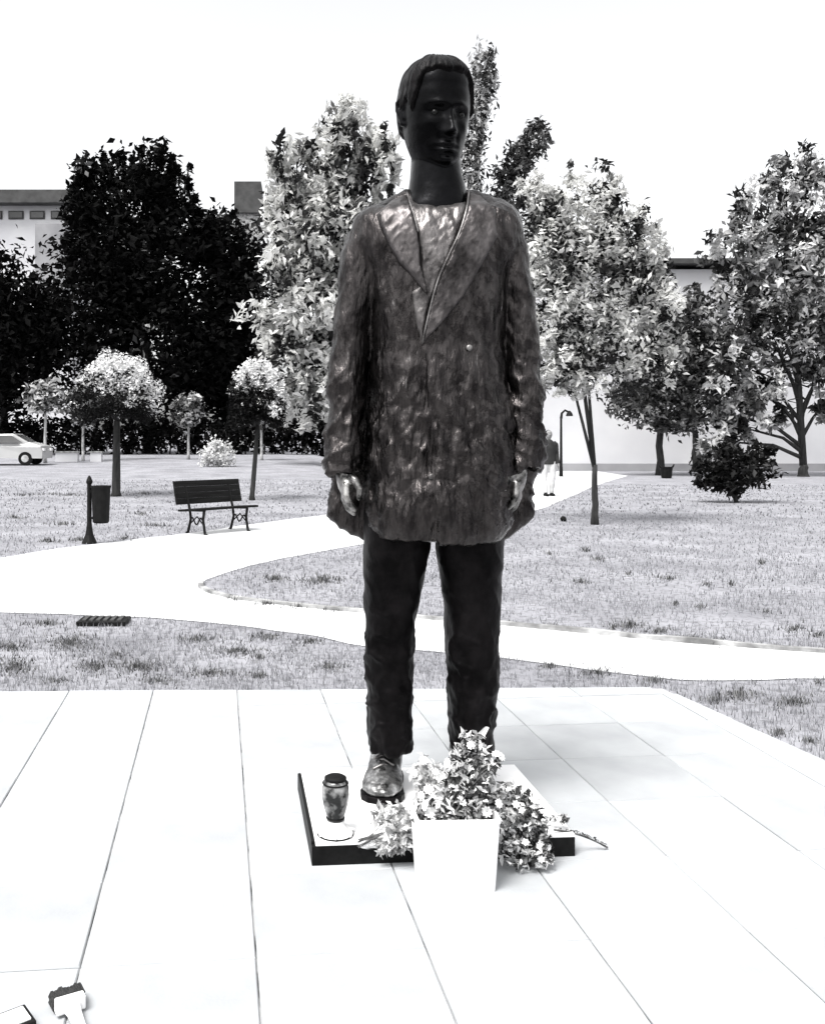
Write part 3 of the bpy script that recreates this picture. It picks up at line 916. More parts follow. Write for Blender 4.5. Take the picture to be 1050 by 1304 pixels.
# ------------------------------------------------------------------ the passer-by
def person():
    g = G(698, 632)
    t = thing('person', 'person in a dark jacket and pale trousers walking away on the path behind the statue', 'person', g, math.radians(10))
    skin = mottled('person_skin', .18, .22, 5, .6, bump=0)
    body = MB()
    body.tube([(0, 0, .9), (0, 0, 1.1), (0, 0, 1.38), (0, 0, 1.5), (0, -.01, 1.56)], [.1, .11, .12, .055, .052], 12)
    body.tube([(0, -.01, 1.52), (0, -.02, 1.57), (0, -.02, 1.63), (0, -.015, 1.69), (0, 0, 1.735)], [.05, .075, .088, .08, .04], 14)
    body.tube([(0, -.09, 1.635), (0, -.115, 1.61)], [.015, .018], 8)
    for s in (-1, 1):
        body.tube([(s * .085, -.01, 1.63), (s * .095, 0, 1.6)], [.018, .014], 8)
        body.tube([(s * .08, 0, 1.4), (s * .19, 0, 1.38), (s * .24, .03, 1.1), (s * .25, -.03 * s, .87), (s * .25, -.05 * s, .8)], [.06, .055, .042, .032, .034], 10)
        for k in range(4):
            y = -.05 * s + (k - 1.5) * .02
            body.tube([(s * .25, y, .81), (s * .252, y - .005, .75), (s * .245, y - .01, .71)], [.012, .011, .009], 6)
        body.tube([(s * .25, -.05 * s - .03, .82), (s * .24, -.05 * s - .055, .77)], [.013, .01], 6)
        body.tube([(s * .09, 0, .95), (s * .1, -.03 * s, .5), (s * .1, .03 * s, .1)], [.08, .055, .04], 10)
    link('body', body.remeshed('body', .012, 2), skin, t, smooth=True)
    j = MB()
    j.loft([[(a * math.cos(q), b * math.sin(q), z) for q in np.linspace(0, 6.283, 20, endpoint=False)] for a, b, z in ((.19, .125, .84), (.185, .125, .95), (.175, .12, 1.1), (.2, .13, 1.28), (.19, .12, 1.4), (.1, .09, 1.475), (.07, .075, 1.5))])
    for s in (-1, 1):
        j.tube([(s * .14, 0, 1.41), (s * .205, .0, 1.37), (s * .25, .035, 1.1), (s * .255, -.03 * s, .86)], [.07, .07, .058, .05], 12)
    link('jacket', j.remeshed('jacket', .018, 3), mottled('dark_jacket', .008, .02, 8, .8), t, smooth=True)
    tr = MB()
    for s in (-1, 1):
        tr.tube([(s * .08, 0, .95), (s * .095, -.03 * s, .7), (s * .1, -.04 * s, .48), (s * .1, .04 * s, .09)], [.1, .092, .075, .062], 12)
    link('trousers', tr.remeshed('trousers', .018, 2), mottled('pale_trousers', .4, .6, 6, .9), t, smooth=True)
    for s in (-1, 1):
        MB().tube([(s * .1, .08 + .04 * s, .04), (s * .1, .04 * s, .055), (s * .1, -.1 + .04 * s, .045), (s * .1, -.16 + .04 * s, .035)], [.035, .045, .042, .03], 10).build('shoe', M['iron'], t, smooth=True)
    h = MB().tube([(0, .0, 1.57), (0, .012, 1.64), (0, .01, 1.7), (0, .005, 1.75)], [.082, .098, .09, .03], 14)
    link('hair', h.remeshed('hair', .014, 2), M['iron'], t, smooth=True)
person()

# ------------------------------------------------------------------ plinth
PA = math.radians(4.6)
PC = GP(397, 1103)          # front left corner
PE1, PE2 = Vector((math.cos(PA), math.sin(PA), 0)), Vector((-math.sin(PA), math.cos(PA), 0))
PW, PD, PT = .915, .68, SLAB_Z + .075
def plinth():
    c = PC + PE1 * PW / 2 + PE2 * PD / 2
    t = thing('plinth', 'low square plinth with black granite sides and a white top under the statue', 'plinth', (c.x, c.y, SLAB_Z), PA)
    h = PT - SLAB_Z
    th, tt = .022, .010
    MB().box((0, -PD / 2 + th / 2, (h - tt) / 2), (PW, th, h - tt)).build('front_panel', M['black_granite'], t, bevel=.002)
    MB().box((0, PD / 2 - th / 2, (h - tt) / 2), (PW, th, h - tt)).build('back_panel', M['black_granite'], t, bevel=.002)
    for s in (-1, 1):
        hh = h if s < 0 else h - tt
        MB().box((s * (PW / 2 - .006), 0, hh / 2), (.012, PD - 2 * th, hh)).build('side_panel', M['black_granite'], t, bevel=.002)
    MB().box((.0065, 0, h - tt / 2 + .001), (PW - .013, PD, tt)).build('top_slab', M['white_marble'], t, bevel=.002)
    MB().box((.0, 0, (h - tt) / 2 - .002), (PW - .05, PD - .05, h - tt - .004)).build('core', M['kerb'], t)
plinth()

# ------------------------------------------------------------------ the bronze statue
SD = 3.5
SK = SD / F
def S(u, v, dy=0.0):
    return P(u, v, SD + dy)

def bronze(name, lo, hi, rough, scale, stretch=(1, 1, 1), bump=.5, metal=.75, rot=0, p0=.4, p1=.7, hi2=None, dist=.012, spec=.2):
    m, nt, b = new_mat(name)
    tc = nt.nodes.new('ShaderNodeTexCoord')
    mp = nt.nodes.new('ShaderNodeMapping')
    mp.inputs['Rotation'].default_value = (0, rot, 0)
    mp.inputs['Scale'].default_value = stretch
    nt.links.new(tc.outputs['Object'], mp.inputs[0])
    n = nt.nodes.new('ShaderNodeTexNoise'); n.inputs['Scale'].default_value = scale; n.inputs['Detail'].default_value = 9; n.inputs['Roughness'].default_value = .65
    nt.links.new(mp.outputs[0], n.inputs['Vector'])
    stops = [(p0, lo), (p1, hi)] + ([(min(.98, p1 + .12), hi2)] if hi2 else [])
    r = ramp(nt, stops)
    nt.links.new(n.outputs[0], r.inputs[0])
    nt.links.new(r.outputs[0], b.inputs['Base Color'])
    b.inputs['Metallic'].default_value = metal
    n3 = nt.nodes.new('ShaderNodeTexNoise'); n3.inputs['Scale'].default_value = 9; n3.inputs['Detail'].default_value = 4
    nt.links.new(tc.outputs['Object'], n3.inputs['Vector'])
    rr = nt.nodes.new('ShaderNodeMapRange'); rr.inputs[3].default_value = rough - .12; rr.inputs[4].default_value = rough + .15
    nt.links.new(n3.outputs[0], rr.inputs[0]); nt.links.new(rr.outputs[0], b.inputs['Roughness'])
    n2 = nt.nodes.new('ShaderNodeTexNoise'); n2.inputs['Scale'].default_value = scale * 2.5; n2.inputs['Detail'].default_value = 7
    nt.links.new(mp.outputs[0], n2.inputs['Vector'])
    bp = nt.nodes.new('ShaderNodeBump'); bp.inputs['Strength'].default_value = bump; bp.inputs['Distance'].default_value = dist
    nt.links.new(n2.outputs[0], bp.inputs['Height']); nt.links.new(bp.outputs[0], b.inputs['Normal'])
    b.inputs['Specular IOR Level'].default_value = spec
    return m
M['br_coat'] = bronze('weathered_highlit_bronze_coat', (.020, .018, .0182), (.068, .062, .061), .25, 14, (1.9, 1, .5), .8, .92, .55, .38, .66, (.40, .385, .38), dist=.012)  # palest streaks are highlights painted into the colour, along with worn patches
M['br_lapel'] = bronze('worn_bronze_lapel', (.022, .02, .02), (.13, .12, .12), .36, 9, (1.5, 1, .7), .4, .75, .4, .35, .7)
M['br_shirt'] = bronze('worn_bronze_shirt', (.04, .037, .037), (.17, .16, .158), .34, 12, (1.5, 1, .7), .4, .8, .4, .36, .66)
M['br_trouser'] = bronze('dark_bronze_trousers', (.0022, .002, .0022), (.011, .0098, .0105), .5, 8, (1, 1, .8), .5, .7, spec=.12)
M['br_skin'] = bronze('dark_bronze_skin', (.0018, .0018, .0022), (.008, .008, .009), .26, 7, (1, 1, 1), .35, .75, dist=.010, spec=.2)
M['br_hair'] = bronze('dark_bronze_hair', (.002, .0018, .002), (.009, .008, .0085), .42, 12, (2, 2, .6), .5, .7, spec=.15)
M['br_shoe'] = bronze('bronze_shoe', (.012, .012, .012), (.2, .2, .2), .32, 14, (1, 1, 1), .3, .8, p0=.40, p1=.56, hi2=(.5, .5, .5))
M['br_edge'] = bronze('rubbed_bronze_edge', (.08, .075, .075), (.30, .29, .285), .4, 12, (1, 1, 1), .2, .75)
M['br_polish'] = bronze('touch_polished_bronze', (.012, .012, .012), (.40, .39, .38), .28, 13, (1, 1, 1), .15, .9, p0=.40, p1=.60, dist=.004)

statue = thing('statue', 'bronze statue of a standing man in an open-collared overcoat on the low plinth', 'statue', ((555 - CX) * SK, SD, PT))

def ell(c, a, b, n=40, e=2.4, tilt=0.0, front=None):
    """superellipse ring; b may be (front, back)"""
    bf, bb = b if hasattr(b, '__len__') else (b, b)
    out = []
    for q in np.linspace(0, 2 * math.pi, n, endpoint=False):
        cx, sx = math.cos(q), math.sin(q)
        x = math.copysign(abs(cx) ** (2 / e), cx) * a
        yy = math.copysign(abs(sx) ** (2 / e), sx)
        y = yy * (bb if sx > 0 else bf)
        z = -tilt * max(0.0, -yy) if sx < 0 else 0.0
        out.append((c[0] + x, c[1] + y, c[2] + z))
    return out

def coat_mesh():
    mb = MB()
    tab = [(240, 517, 597, .085, .12, 30), (248, 501, 622, .10, .13, 24), (256, 486, 643, .115, .14, 16), (266, 468, 655, .13, .15, 9), (279, 452, 662, .145, .155, 4), (294, 449, 664, .16, .16, 0), (314, 453, 659, .178, .165, 0),
           (350, 466, 646, .195, .16, 0), (400, 471, 640, .195, .155, 0), (450, 473, 638, .19, .15, 0), (500, 473, 639, .188, .155, 0), (550, 470, 643, .19, .165, 0),
           (600, 466, 648, .19, .18, 0), (645, 464, 645, .19, .185, 0), (670, 467, 638, .185, .18, 0), (683, 473, 630, .17, .17, 0)]
    rings = []
    for v, ul, ur, f, bk, tl in tab:
        c = S((ul + ur) / 2, v)
        rings.append(ell(c, (ur - ul) / 2 * SK, (f, bk), 48, 2.5 - .35 * sstep(300, 360, v) * (1 - sstep(560, 620, v)), tl * SK))
    mb.loft(rings)
    # back skirt of the coat flaring out behind the hands
    for side in (0, 1):
        prof = [(545, 428, 475), (575, 422, 478), (605, 418, 480), (635, 416, 482), (655, 419, 484), (668, 428, 486), (678, 444, 490), (688, 462, 500)]
        if side:
            prof = [(545, 677, 630), (575, 677, 630), (605, 675, 630), (635, 674, 628), (655, 673, 626), (664, 668, 622), (675, 656, 616), (687, 642, 606)]
        rr = []
        for v, uo, ui in prof:
            c = S((uo + ui) / 2, v, .11)
            rr.append(ell(c, abs(uo - ui) / 2 * SK * 1.03, .05, 20, 2.6))
        mb.loft(rr)
    # the coat's back, seen deep between sleeve and chest
    mb.loft([ell(S((a + b) / 2, v, .10), (b - a) / 2 * SK, .05, 24, 2.6) for v, a, b in ((290, 470, 640), (330, 458, 652), (420, 446, 662), (500, 440, 668), (570, 436, 670), (600, 440, 668))])
    # sleeves
    for pts in ([(474, 288, 25, .02), (464, 312, 25.5, .015), (457, 350, 24.5, .0), (449, 400, 23.5, -.005), (444, 455, 22.5, -.005), (440, 510, 21.5, -.015), (438.5, 555, 21, -.035), (438.5, 580, 21, -.05), (438, 602, 22, -.06)],
                [(634, 283, 25, .02), (644, 310, 25.5, .015), (650, 350, 24.5, .0), (658, 400, 23.5, -.005), (663, 450, 23.5, -.005), (667, 500, 22, -.015), (666.5, 550, 21.5, -.035), (666, 575, 21.5, -.05), (665, 597, 22.5, -.06)]):
        P_ = [S(u, v, dy) for u, v, r, dy in pts]
        R_ = [r * SK for u, v, r, dy in pts]
        d = (P_[-1] - P_[-2]).normalized()
        # open cuff: fold back inside
        P_ += [P_[-1] + d * .002, P_[-1] - d * .05]
        n = 28
        rings = []
        for i, (p, r) in enumerate(zip(P_, R_ + [R_[-1] * .78, R_[-1] * .72])):
            rings.append([p + Vector((math.cos(q) * r, math.sin(q) * r * 1.12, 0)) for q in np.linspace(0, 6.28319, n, endpoint=False)])
        mb.loft(rings)
        mb.tube([P_[0] + Vector((0, 0, -.01)), P_[0] + Vector((.0, 0, .02))], [R_[0] * .9, R_[0] * .75], 20, round_ends=True)
    me = mb.remeshed('overcoat', .0095, 5)
    n = len(me.vertices)
    co = np.zeros(n * 3); me.vertices.foreach_get('co', co); co = co.reshape(-1, 3)
    no = np.zeros(n * 3); me.vertices.foreach_get('normal', no); no = no.reshape(-1, 3)
    for i in range(n):
        p = co[i]
        u, v = CX + (p[0]) / SK, CY + (EYE - p[2]) / SK
        low = sstep(430, 560, v)
        q = Vector((p[0] * .85 + p[2] * .5, p[1], p[2] * .85 - p[0] * .5))
        a = noise.noise(Vector((q.x * 13, q.y * 7, q.z * 4.5)))             # slanting drapery
        b = noise.noise(Vector((p[0] * 28, p[1] * 28, p[2] * 20)))
        c = noise.noise(Vector((p[0] * 70, p[1] * 70, p[2] * 45)))
        hem = 1 - .85 * sstep(630, 682, v)
        d = a * (.007 + .019 * low * hem) + b * (.003 + .003 * low) + c * (.0008 + .001 * low)
        q2 = Vector((p[0] * .82 + p[2] * .57, p[1], p[2] * .82 - p[0] * .57)) if u > 545 else Vector((p[0] * .95 - p[2] * .25, p[1], p[2] * .95 + p[0] * .25))
        rd = 1 - abs(noise.noise(Vector((q2.x * 15 + 3, q2.y * 6, q2.z * 4))))
        d += (rd ** 6) * .016 * (.3 + .7 * low) * hem
        rf = 1 - abs(noise.noise(Vector((q2.x * 34 + 9, q2.y * 12, q2.z * 11))))
        d += (rf ** 8) * .010 * (.35 + .65 * low) * (.3 + .7 * hem)
        d += .004 * hem * noise.cell(Vector((q2.x * 44, q2.y * 20, q2.z * 24))) * (.3 + .7 * low)
        sl = 1 if (u < 462 or u > 650) and v > 300 else 0
        if sl:   # bunched sleeves
            d += .0035 * noise.noise(Vector((p[0] * 6, p[1] * 6, p[2] * 24))) * sstep(330, 480, v)
        if no[i][1] < -.2 and 470 < u < 640 and v > 430:
            ul = 533 + (v - 440) * .068 + 2 * noise.noise(Vector((0, 0, p[2] * 12)))
            d += .020 * sstep(436, 500, v) * sstep(ul - 1.5, ul + 1.2, u) - .004 * math.exp(-((u - ul + 5) / 4) ** 2)
        co[i] += no[i] * d
    me.vertices.foreach_set('co', co.reshape(-1))
    me.update()
    return me
coat_me = coat_mesh()
coat = link('overcoat', coat_me, M['br_coat'], statue, True, True)
bm_ = bmesh.new(); bm_.from_mesh(coat_me)
coat_bvh = BVHTree.FromBMesh(bm_); bm_.free()

def on_coat(u, v):
    """the coat's surface where the eye meets it at photo position u, v"""
    h = coat_bvh.ray_cast(Vector((0, 0, EYE)), Vector(((u - CX) / F, 1, -(v - CY) / F)).normalized())
    return h[0].copy() if h[0] is not None else P(u, v, SD - .08)

def patch(name, poly, off, mat, parent, res=2.2, edge=4.0, rough=.0012, round_=True):
    """a sewn-on piece: outline in statue front view, laid over the coat with its own thickness"""
    pl = [Vector((p[0], p[1], 0)) for p in poly]
    us = [p.x for p in pl]; vs_ = [p.y for p in pl]
    # boundary resampled
    B = []
    for i in range(len(pl)):
        a, b = pl[i], pl[(i + 1) % len(pl)]
        k = max(1, int((b - a).length / res))
        B += [a.lerp(b, j / k) for j in range(k)]
    bm = bmesh.new()
    gv = []
    poly2 = [Vector((b.x, b.y)) for b in B]
    pts = np.array([(x, y) for x in np.arange(min(us), max(us), res) for y in np.arange(min(vs_), max(vs_), res)])
    ins = in_poly(pts, poly2)
    bb = np.array([(b.x, b.y) for b in B])
    from mathutils.geometry import delaunay_2d_cdt
    inner = []
    for p in pts[ins]:
        if np.min(np.hypot(bb[:, 0] - p[0], bb[:, 1] - p[1])) > res * .6:
            inner.append(Vector((p[0], p[1])))
    allp = poly2 + inner
    nb = len(poly2)
    res_ = delaunay_2d_cdt(allp, [], [list(range(nb))], 1, 1e-4)
    V2, F2 = res_[0], res_[2]
    cs = []
    bset = [(b.x, b.y) for b in B]
    top, bot = [], []
    for p in V2:
        dist = float(np.min(np.hypot(bb[:, 0] - p.x, bb[:, 1] - p.y)))
        q = on_coat(p.x, p.y)
        h = off * (sstep(-1, edge, dist) if round_ else 1)
        h += rough * noise.noise(Vector((p.x * .25, p.y * .25, 4)))
        top.append((q.x, q.y - h, q.z)); bot.append((q.x, q.y + .012, q.z))
    n = len(V2)
    edges = {}
    fs = []
    for f in F2:
        f = tuple(f)
        a, b, c = (Vector(top[i]) for i in f[:3])
        if (b - a).cross(c - a).y > 0: f = f[::-1]
        fs.append(f)
        for i in range(len(f)):
            e = (f[i], f[(i + 1) % len(f)])
            edges[e] = edges.get(e, 0) + 1
    sides = [(b, a, a + n, b + n) for (a, b) in edges if (b, a) not in edges]
    back = [tuple(i + n for i in f[::-1]) for f in fs]
    return MB().add(top + bot, fs + sides + back).build(name, mat, parent, True, True)

patch('shirt', [(516, 246), (556, 262), (595, 243), (592, 272), (572, 326), (556, 362), (546, 392), (537, 436), (529, 410), (524, 372), (536, 360), (533, 320), (528, 285)], .010, M['br_shirt'], statue)
patch('lapel', [(517, 249), (498, 256), (479, 274), (484, 290), (496, 316), (508, 337), (524, 352), (545, 381), (541, 362), (535, 340), (533, 312), (528, 282)], .034, M['br_lapel'], statue, edge=1.8)
patch('lapel', [(594, 245), (610, 251), (629, 268), (632, 303), (613, 337), (589, 379), (562, 412), (536, 440), (545, 395), (556, 360), (571, 326), (592, 272)], .036, M['br_lapel'], statue, edge=1.8)
def edge_tube(name, px, off, r, mat, flat=1.0):
    pts = []
    for q in smooth_line(px, 5):
        pts.append(on_coat(q.x, q.y) + Vector((0, -off, 0)))
    rad = [r] * len(pts); rad[0] *= .5; rad[-1] *= .4
    return MB().tube(pts, rad, 8).build(name, mat, statue, True, True)
edge_tube('collar_edge', [(517, 247), (521, 262), (527, 281), (531, 298)], .031, .0036, M['br_edge'])
edge_tube('collar_edge', [(595, 243), (592, 268), (583, 298), (570, 326), (556, 358), (546, 394), (536, 438)], .033, .0036, M['br_edge'])
def coat_button(u, v):
    c = on_coat(u, v)
    mb = MB()
    rings = []
    for r, d in ((.004, .009), (.010, .009), (.012, .005), (.012, -.004), (.004, -.006)):
        rings.append([(c.x + r * math.cos(q), c.y - d, c.z + r * math.sin(q)) for q in np.linspace(0, 6.283, 14, endpoint=False)])
    mb.loft(rings[::-1])
    mb.build('button', M['br_edge'], statue, True, True)
for u, v in ((597, 443), (549, 607)):
    coat_button(u, v)

# trousers
def trousers_mesh():
    mb = MB()
    for tab in ([(600, 466, 550), (660, 464, 548), (700, 463, 546), (740, 464, 537), (790, 465, 528), (850, 466, 525), (900, 468, 523), (935, 470, 524), (948, 469, 526), (954, 469, 526)],
                [(600, 555, 644), (660, 557, 642), (700, 556, 639), (740, 562, 637), (790, 567, 634), (850, 570, 633), (900, 572, 631), (935, 574, 628), (948, 574, 629), (956, 575, 628)]):
        rings = []
        for v, a, b in tab:
            c = S((a + b) / 2, v, .02 + .02 * (v - 690) / 260)
            r = (b - a) / 2 * SK
            rings.append(ell(c, r, (r * 1.1, r * 1.2), 32, 2.2))
        mb.loft(rings)
    me = mb.remeshed('trousers', .009, 3)
    for vtx in me.vertices:
        p = vtx.co
        v = CY + (EYE - p.z) / SK
        w = sstep(720, 900, v)
        d = .006 * noise.noise(Vector((p.x * 9, p.y * 9, p.z * 8))) + (.002 + .005 * w) * noise.noise(Vector((p.x * 20 + p.z * 9, p.y * 20, p.z * 17)))
        rd = 1 - abs(noise.noise(Vector((p.x * 11 + p.z * 6, p.y * 9, p.z * 9 - p.x * 5 + 4))))
        d += (rd ** 6) * (.005 + .007 * w) + .0035 * noise.noise(p * 48) * w
        vtx.co += vtx.normal * d
    me.update()
    return me
link('trousers', trousers_mesh(), M['br_trouser'], statue, True, True)

# head, neck, core and hands: one body
HC = S(554, 145, -.01)
HK = SK * .93
YAW, PITCH = math.radians(17), math.radians(7)
HROT = Matrix.Rotation(YAW, 3, 'Z') @ Matrix.Rotation(PITCH, 3, 'X')
htab = np.array([  # v, half width, front, back   (photo pixels)
    (70, 2, 2, 4), (73, 15, 13, 18), (80, 27, 28, 34), (90, 36, 38, 46), (105, 42, 45, 54), (120, 44, 48, 58), (135, 44.5, 49, 58), (150, 43.5, 47.5, 54), (162, 42, 47, 46), (175, 40, 48, 36),
    (185, 38, 48, 26), (195, 34.5, 48, 18), (204, 30.5, 47, 11), (211, 24, 44, 5), (216, 16, 38, 0), (219, 6, 30, -8)])
hv = np.linspace(70, 219, 597)
hfine = []
for k_ in (1, 2, 3):
    raw = np.interp(hv, htab[:, 0], htab[:, k_])
    pad = np.concatenate([np.full(18, raw[0]), raw, np.full(18, raw[-1])])
    sm = np.convolve(pad, np.hanning(37) / np.hanning(37).sum(), 'valid')
    wt = np.clip((hv - 108) / 8, 0, 1) * np.clip((213 - hv) / 5, 0, 1)
    dome = {1: 43, 2: 46, 3: 55}[k_] * np.sqrt(np.clip(1 - ((108 - np.minimum(hv, 108)) / 38.2) ** 2, 0, 1))
    out_ = np.where(hv < 108, dome, raw * (1 - wt) + sm * wt)
    wb = np.clip((hv - 104) / 12, 0, 1)
    hfine.append(np.where(hv < 108, dome, dome * (1 - wb) + out_ * wb) if k_ else out_)
def head_point(q, v, extra=0.0):
    a, f, b = (np.interp(v, hv, hf) for hf in hfine)
    cx, sx = math.cos(q), math.sin(q)
    e = 2.25
    x = math.copysign(abs(cx) ** (2 / e), cx) * a
    yy = math.copysign(abs(sx) ** (2 / e), sx)
    y = yy * (b if sx > 0 else f)
    if sx < 0:
        w = (-sx) ** 1.5
        def ga(x0, v0, sxx, svv): return math.exp(-((x - x0) / sxx) ** 2 - ((v - v0) / svv) ** 2)
        d = 0
        for s in (-1, 1):
            d += 4.0 * ga(s * 16, 137, 13, 4.5)          # brow
            d -= 10.5 * ga(s * 17, 147, 9.5, 6.0)         # socket
            d += 7.0 * ga(s * 17, 148.5, 6, 3.4)         # eyeball
            d += 2.6 * ga(s * 17, 144.6, 7, 1.2)           # lid
            d += 3.2 * ga(s * 28, 162, 9, 7)             # cheekbone
            d -= 2.2 * ga(s * 26, 181, 10, 13)            # hollow cheek
            d += 6.0 * ga(s * 6, 173, 3.4, 3.2)          # nostril
            d -= 2.2 * ga(s * 12, 181, 3, 7)             # fold from nose to mouth
        nose = sstep(140, 172, v) * (1 - sstep(174, 179, v))
        d += (3.5 * math.exp(-((v - 146) / 7) ** 2) + 15 * nose) * math.exp(-(x / (4.2 + 2.2 * nose)) ** 2)
        d += 4.5 * ga(0, 188.5, 11, 2.6) + 5.5 * ga(0, 196.5, 10, 3.0) - 5.0 * ga(0, 192, 12.5, 1.5) - 3.2 * ga(0, 202, 9, 2.4)
        d += 5.0 * ga(0, 210, 10, 5.5)
        d -= 1.5 * ga(0, 183, 2, 4)
        y -= d * w
    r = math.hypot(x, y) + 1e-6
    x, y = x * (1 + extra / r), y * (1 + extra / r)
    z = 140 - v
    if extra and v < 100:
        z += extra * (1 - (v - 70) / 30) * .8
    return HC + HROT @ (Vector((x, y, z)) * HK)

def body_mesh():
    mb = MB()
    n = 110
    vv = np.concatenate([np.linspace(70, 130, 34), np.linspace(131, 219, 84)])
    mb.loft([[head_point(q, v) for q in np.linspace(0, 2 * math.pi, n, endpoint=False)] for v in vv[::-1]])
    for s in (-1, 1):   # ears: a rim around a hollow
        e = [(s * 44, 6 - 2, 127), (s * 48, 9, 124), (s * 50, 14, 128), (s * 49.5, 14, 138), (s * 47, 10, 148), (s * 45, 5, 157), (s * 43.5, 2, 158)]
        mb.tube([HC + HROT @ (Vector((x, y, 140 - v)) * HK) for x, y, v in e], [3.2 * SK, 3.6 * SK, 3.6 * SK, 3.4 * SK, 3.2 * SK, 4.2 * SK, 3 * SK], 10, round_ends=True)
        mb.tube([HC + HROT @ (Vector((s * x, y, 140 - v)) * HK) for x, y, v in ((43, 2, 132), (45.5, 7, 140), (43.5, 3, 150))], [4 * SK, 4 * SK, 4 * SK], 10, round_ends=True)
    # neck down into the coat
    rings = []
    for v, a, b, dy, fr, bk in ((176, 527, 584, .03, 28, 36), (196, 523.5, 585, .025, 33, 37), (210, 523, 586, .018, 37, 37), (226, 522, 588, .012, 36, 37), (240, 520, 592, .01, 36, 38), (252, 519, 594, .005, 37, 40), (266, 512, 600, 0, 38, 44), (290, 500, 610, 0, 38, 44), (330, 500, 610, 0, 34, 34), (420, 510, 600, 0, 28, 28), (560, 510, 600, 0, 26, 26)):
        rings.append(ell(S((a + b) / 2, v, dy), (b - a) / 2 * SK, (fr * SK, bk * SK), 36, 2.1))
    mb.loft(rings)
    for s in (-1, 1):   # neck cords
        mb.tube([S(556 + s * 27, 196, .03), S(556 + s * 18, 228, -.04), S(557 + s * 7, 262, -.095)], [5 * SK, 5.5 * SK, 5 * SK], 10, round_ends=True)
    # arms inside the sleeves, then hands
    for arm, H in (([(500, 300, 0), (466, 305, .02), (448, 400, .025), (437, 510, .01), (434, 570, -.035), (435, 596, -.06)], 0),
                   ([(610, 300, 0), (642, 303, .02), (657, 400, .025), (668, 505, .01), (667, 568, -.035), (664, 592, -.06)], 1)):
        mb.tube([S(*p) for p in arm], [14 * SK, 14 * SK, 13 * SK, 12 * SK, 11 * SK, 10 * SK], 12)
        m = (lambda u: u) if H == 0 else (lambda u: 1098 - u)
        sh = 0 if H == 0 else -2
        def Q(u, v, dy): return S(m(u), v + sh, dy)
        # palm: back of the hand turned outwards, thumb forward
        mb.tube([Q(436, 592, -.06), Q(438, 602, -.07), Q(440, 612, -.075), Q(441, 621, -.08)], [9 * SK, 10.5 * SK, 11.5 * SK, 10 * SK], 14, flat=1.5, round_ends=True)
        fingers = [  # index to little finger, front to back
            [(441, 618, -.125), (441, 632, -.135), (446, 643, -.13), (452, 649, -.115)],
            [(440, 620, -.095), (439, 635, -.10), (444, 648, -.095), (451, 654, -.085)],
            [(440, 620, -.065), (438, 634, -.065), (443, 646, -.062), (450, 652, -.055)],
            [(441, 618, -.04), (440, 630, -.036), (444, 640, -.034), (449, 645, -.03)]]
        for f in fingers:
            mb.tube([Q(*p) for p in f], [5.2 * SK, 4.9 * SK, 4.4 * SK, 3.6 * SK], 10, round_ends=True)
        mb.tube([Q(443, 604, -.10), Q(452, 612, -.135), Q(458, 623, -.145), Q(457, 634, -.145)], [5.8 * SK, 5.6 * SK, 5.0 * SK, 4.0 * SK], 10, round_ends=True)
    return mb.remeshed('body', .0052, 2)
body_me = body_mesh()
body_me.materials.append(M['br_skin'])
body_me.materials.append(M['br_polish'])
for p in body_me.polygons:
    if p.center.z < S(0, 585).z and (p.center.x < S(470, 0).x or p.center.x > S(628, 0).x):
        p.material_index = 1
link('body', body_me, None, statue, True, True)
M['br_eye'] = bronze('glossy_bronze_eye', (.012, .012, .012), (.04, .04, .04), .26, 9, (1, 1, 1), .0, .9)
for s_ in (-1, 1):
    q_ = math.atan2(-math.sqrt(max(0, 1 - (17 / 43.5) ** 2)), s_ * 17 / 43.5)
    e_ = head_point(q_, 148.5) + HROT @ Vector((0, 2.0 * HK, 0))
    MB().lathe([(.0005, -.0135), (.008, -.0105), (.0125, -.005), (.0135, 0), (.0125, .005), (.008, .0105), (.0005, .0135)], 16, tuple(e_)).build('eye', M['br_eye'], statue, True, True)

def hair_mesh():
    n, rows = 150, 90
    vs, fs, keep = [], [], []
    vv = np.linspace(70, 186, rows)
    for v in vv:
        for q in np.linspace(0, 2 * math.pi, n, endpoint=False):
            # angle away from the face
            th = math.degrees(abs(math.atan2(math.cos(q), -math.sin(q))))
            line = np.interp(th, [0, 30, 48, 58, 70, 85, 100, 130, 180], [98, 97, 102, 122, 150, 128, 160, 176, 182])
            line += 3 * noise.noise(Vector((q * 4, 0, 3)))
            m = 1 - sstep(line - 9, line + 1, v)
            st = noise.noise(Vector((q * 9 + .6 * noise.noise(Vector((v * .05, q, 0))), v * .03, 2))) * 2.0 + noise.noise(Vector((q * 26, v * .05, 8))) * 1.1
            vs.append(head_point(q, v, -3 + m * (8.0 + st)))
            keep.append(m > .02)
    for i in range(rows - 1):
        for j in range(n):
            a, b = i * n + j, i * n + (j + 1) % n
            if keep[a] or keep[b] or keep[a + n] or keep[b + n]:
                fs.append((a + n, b + n, b, a))
    fs.append(tuple(range(n)))
    return MB().add(vs, fs).mesh('hair')
link('hair', hair_mesh(), M['br_hair'], statue, True, True)

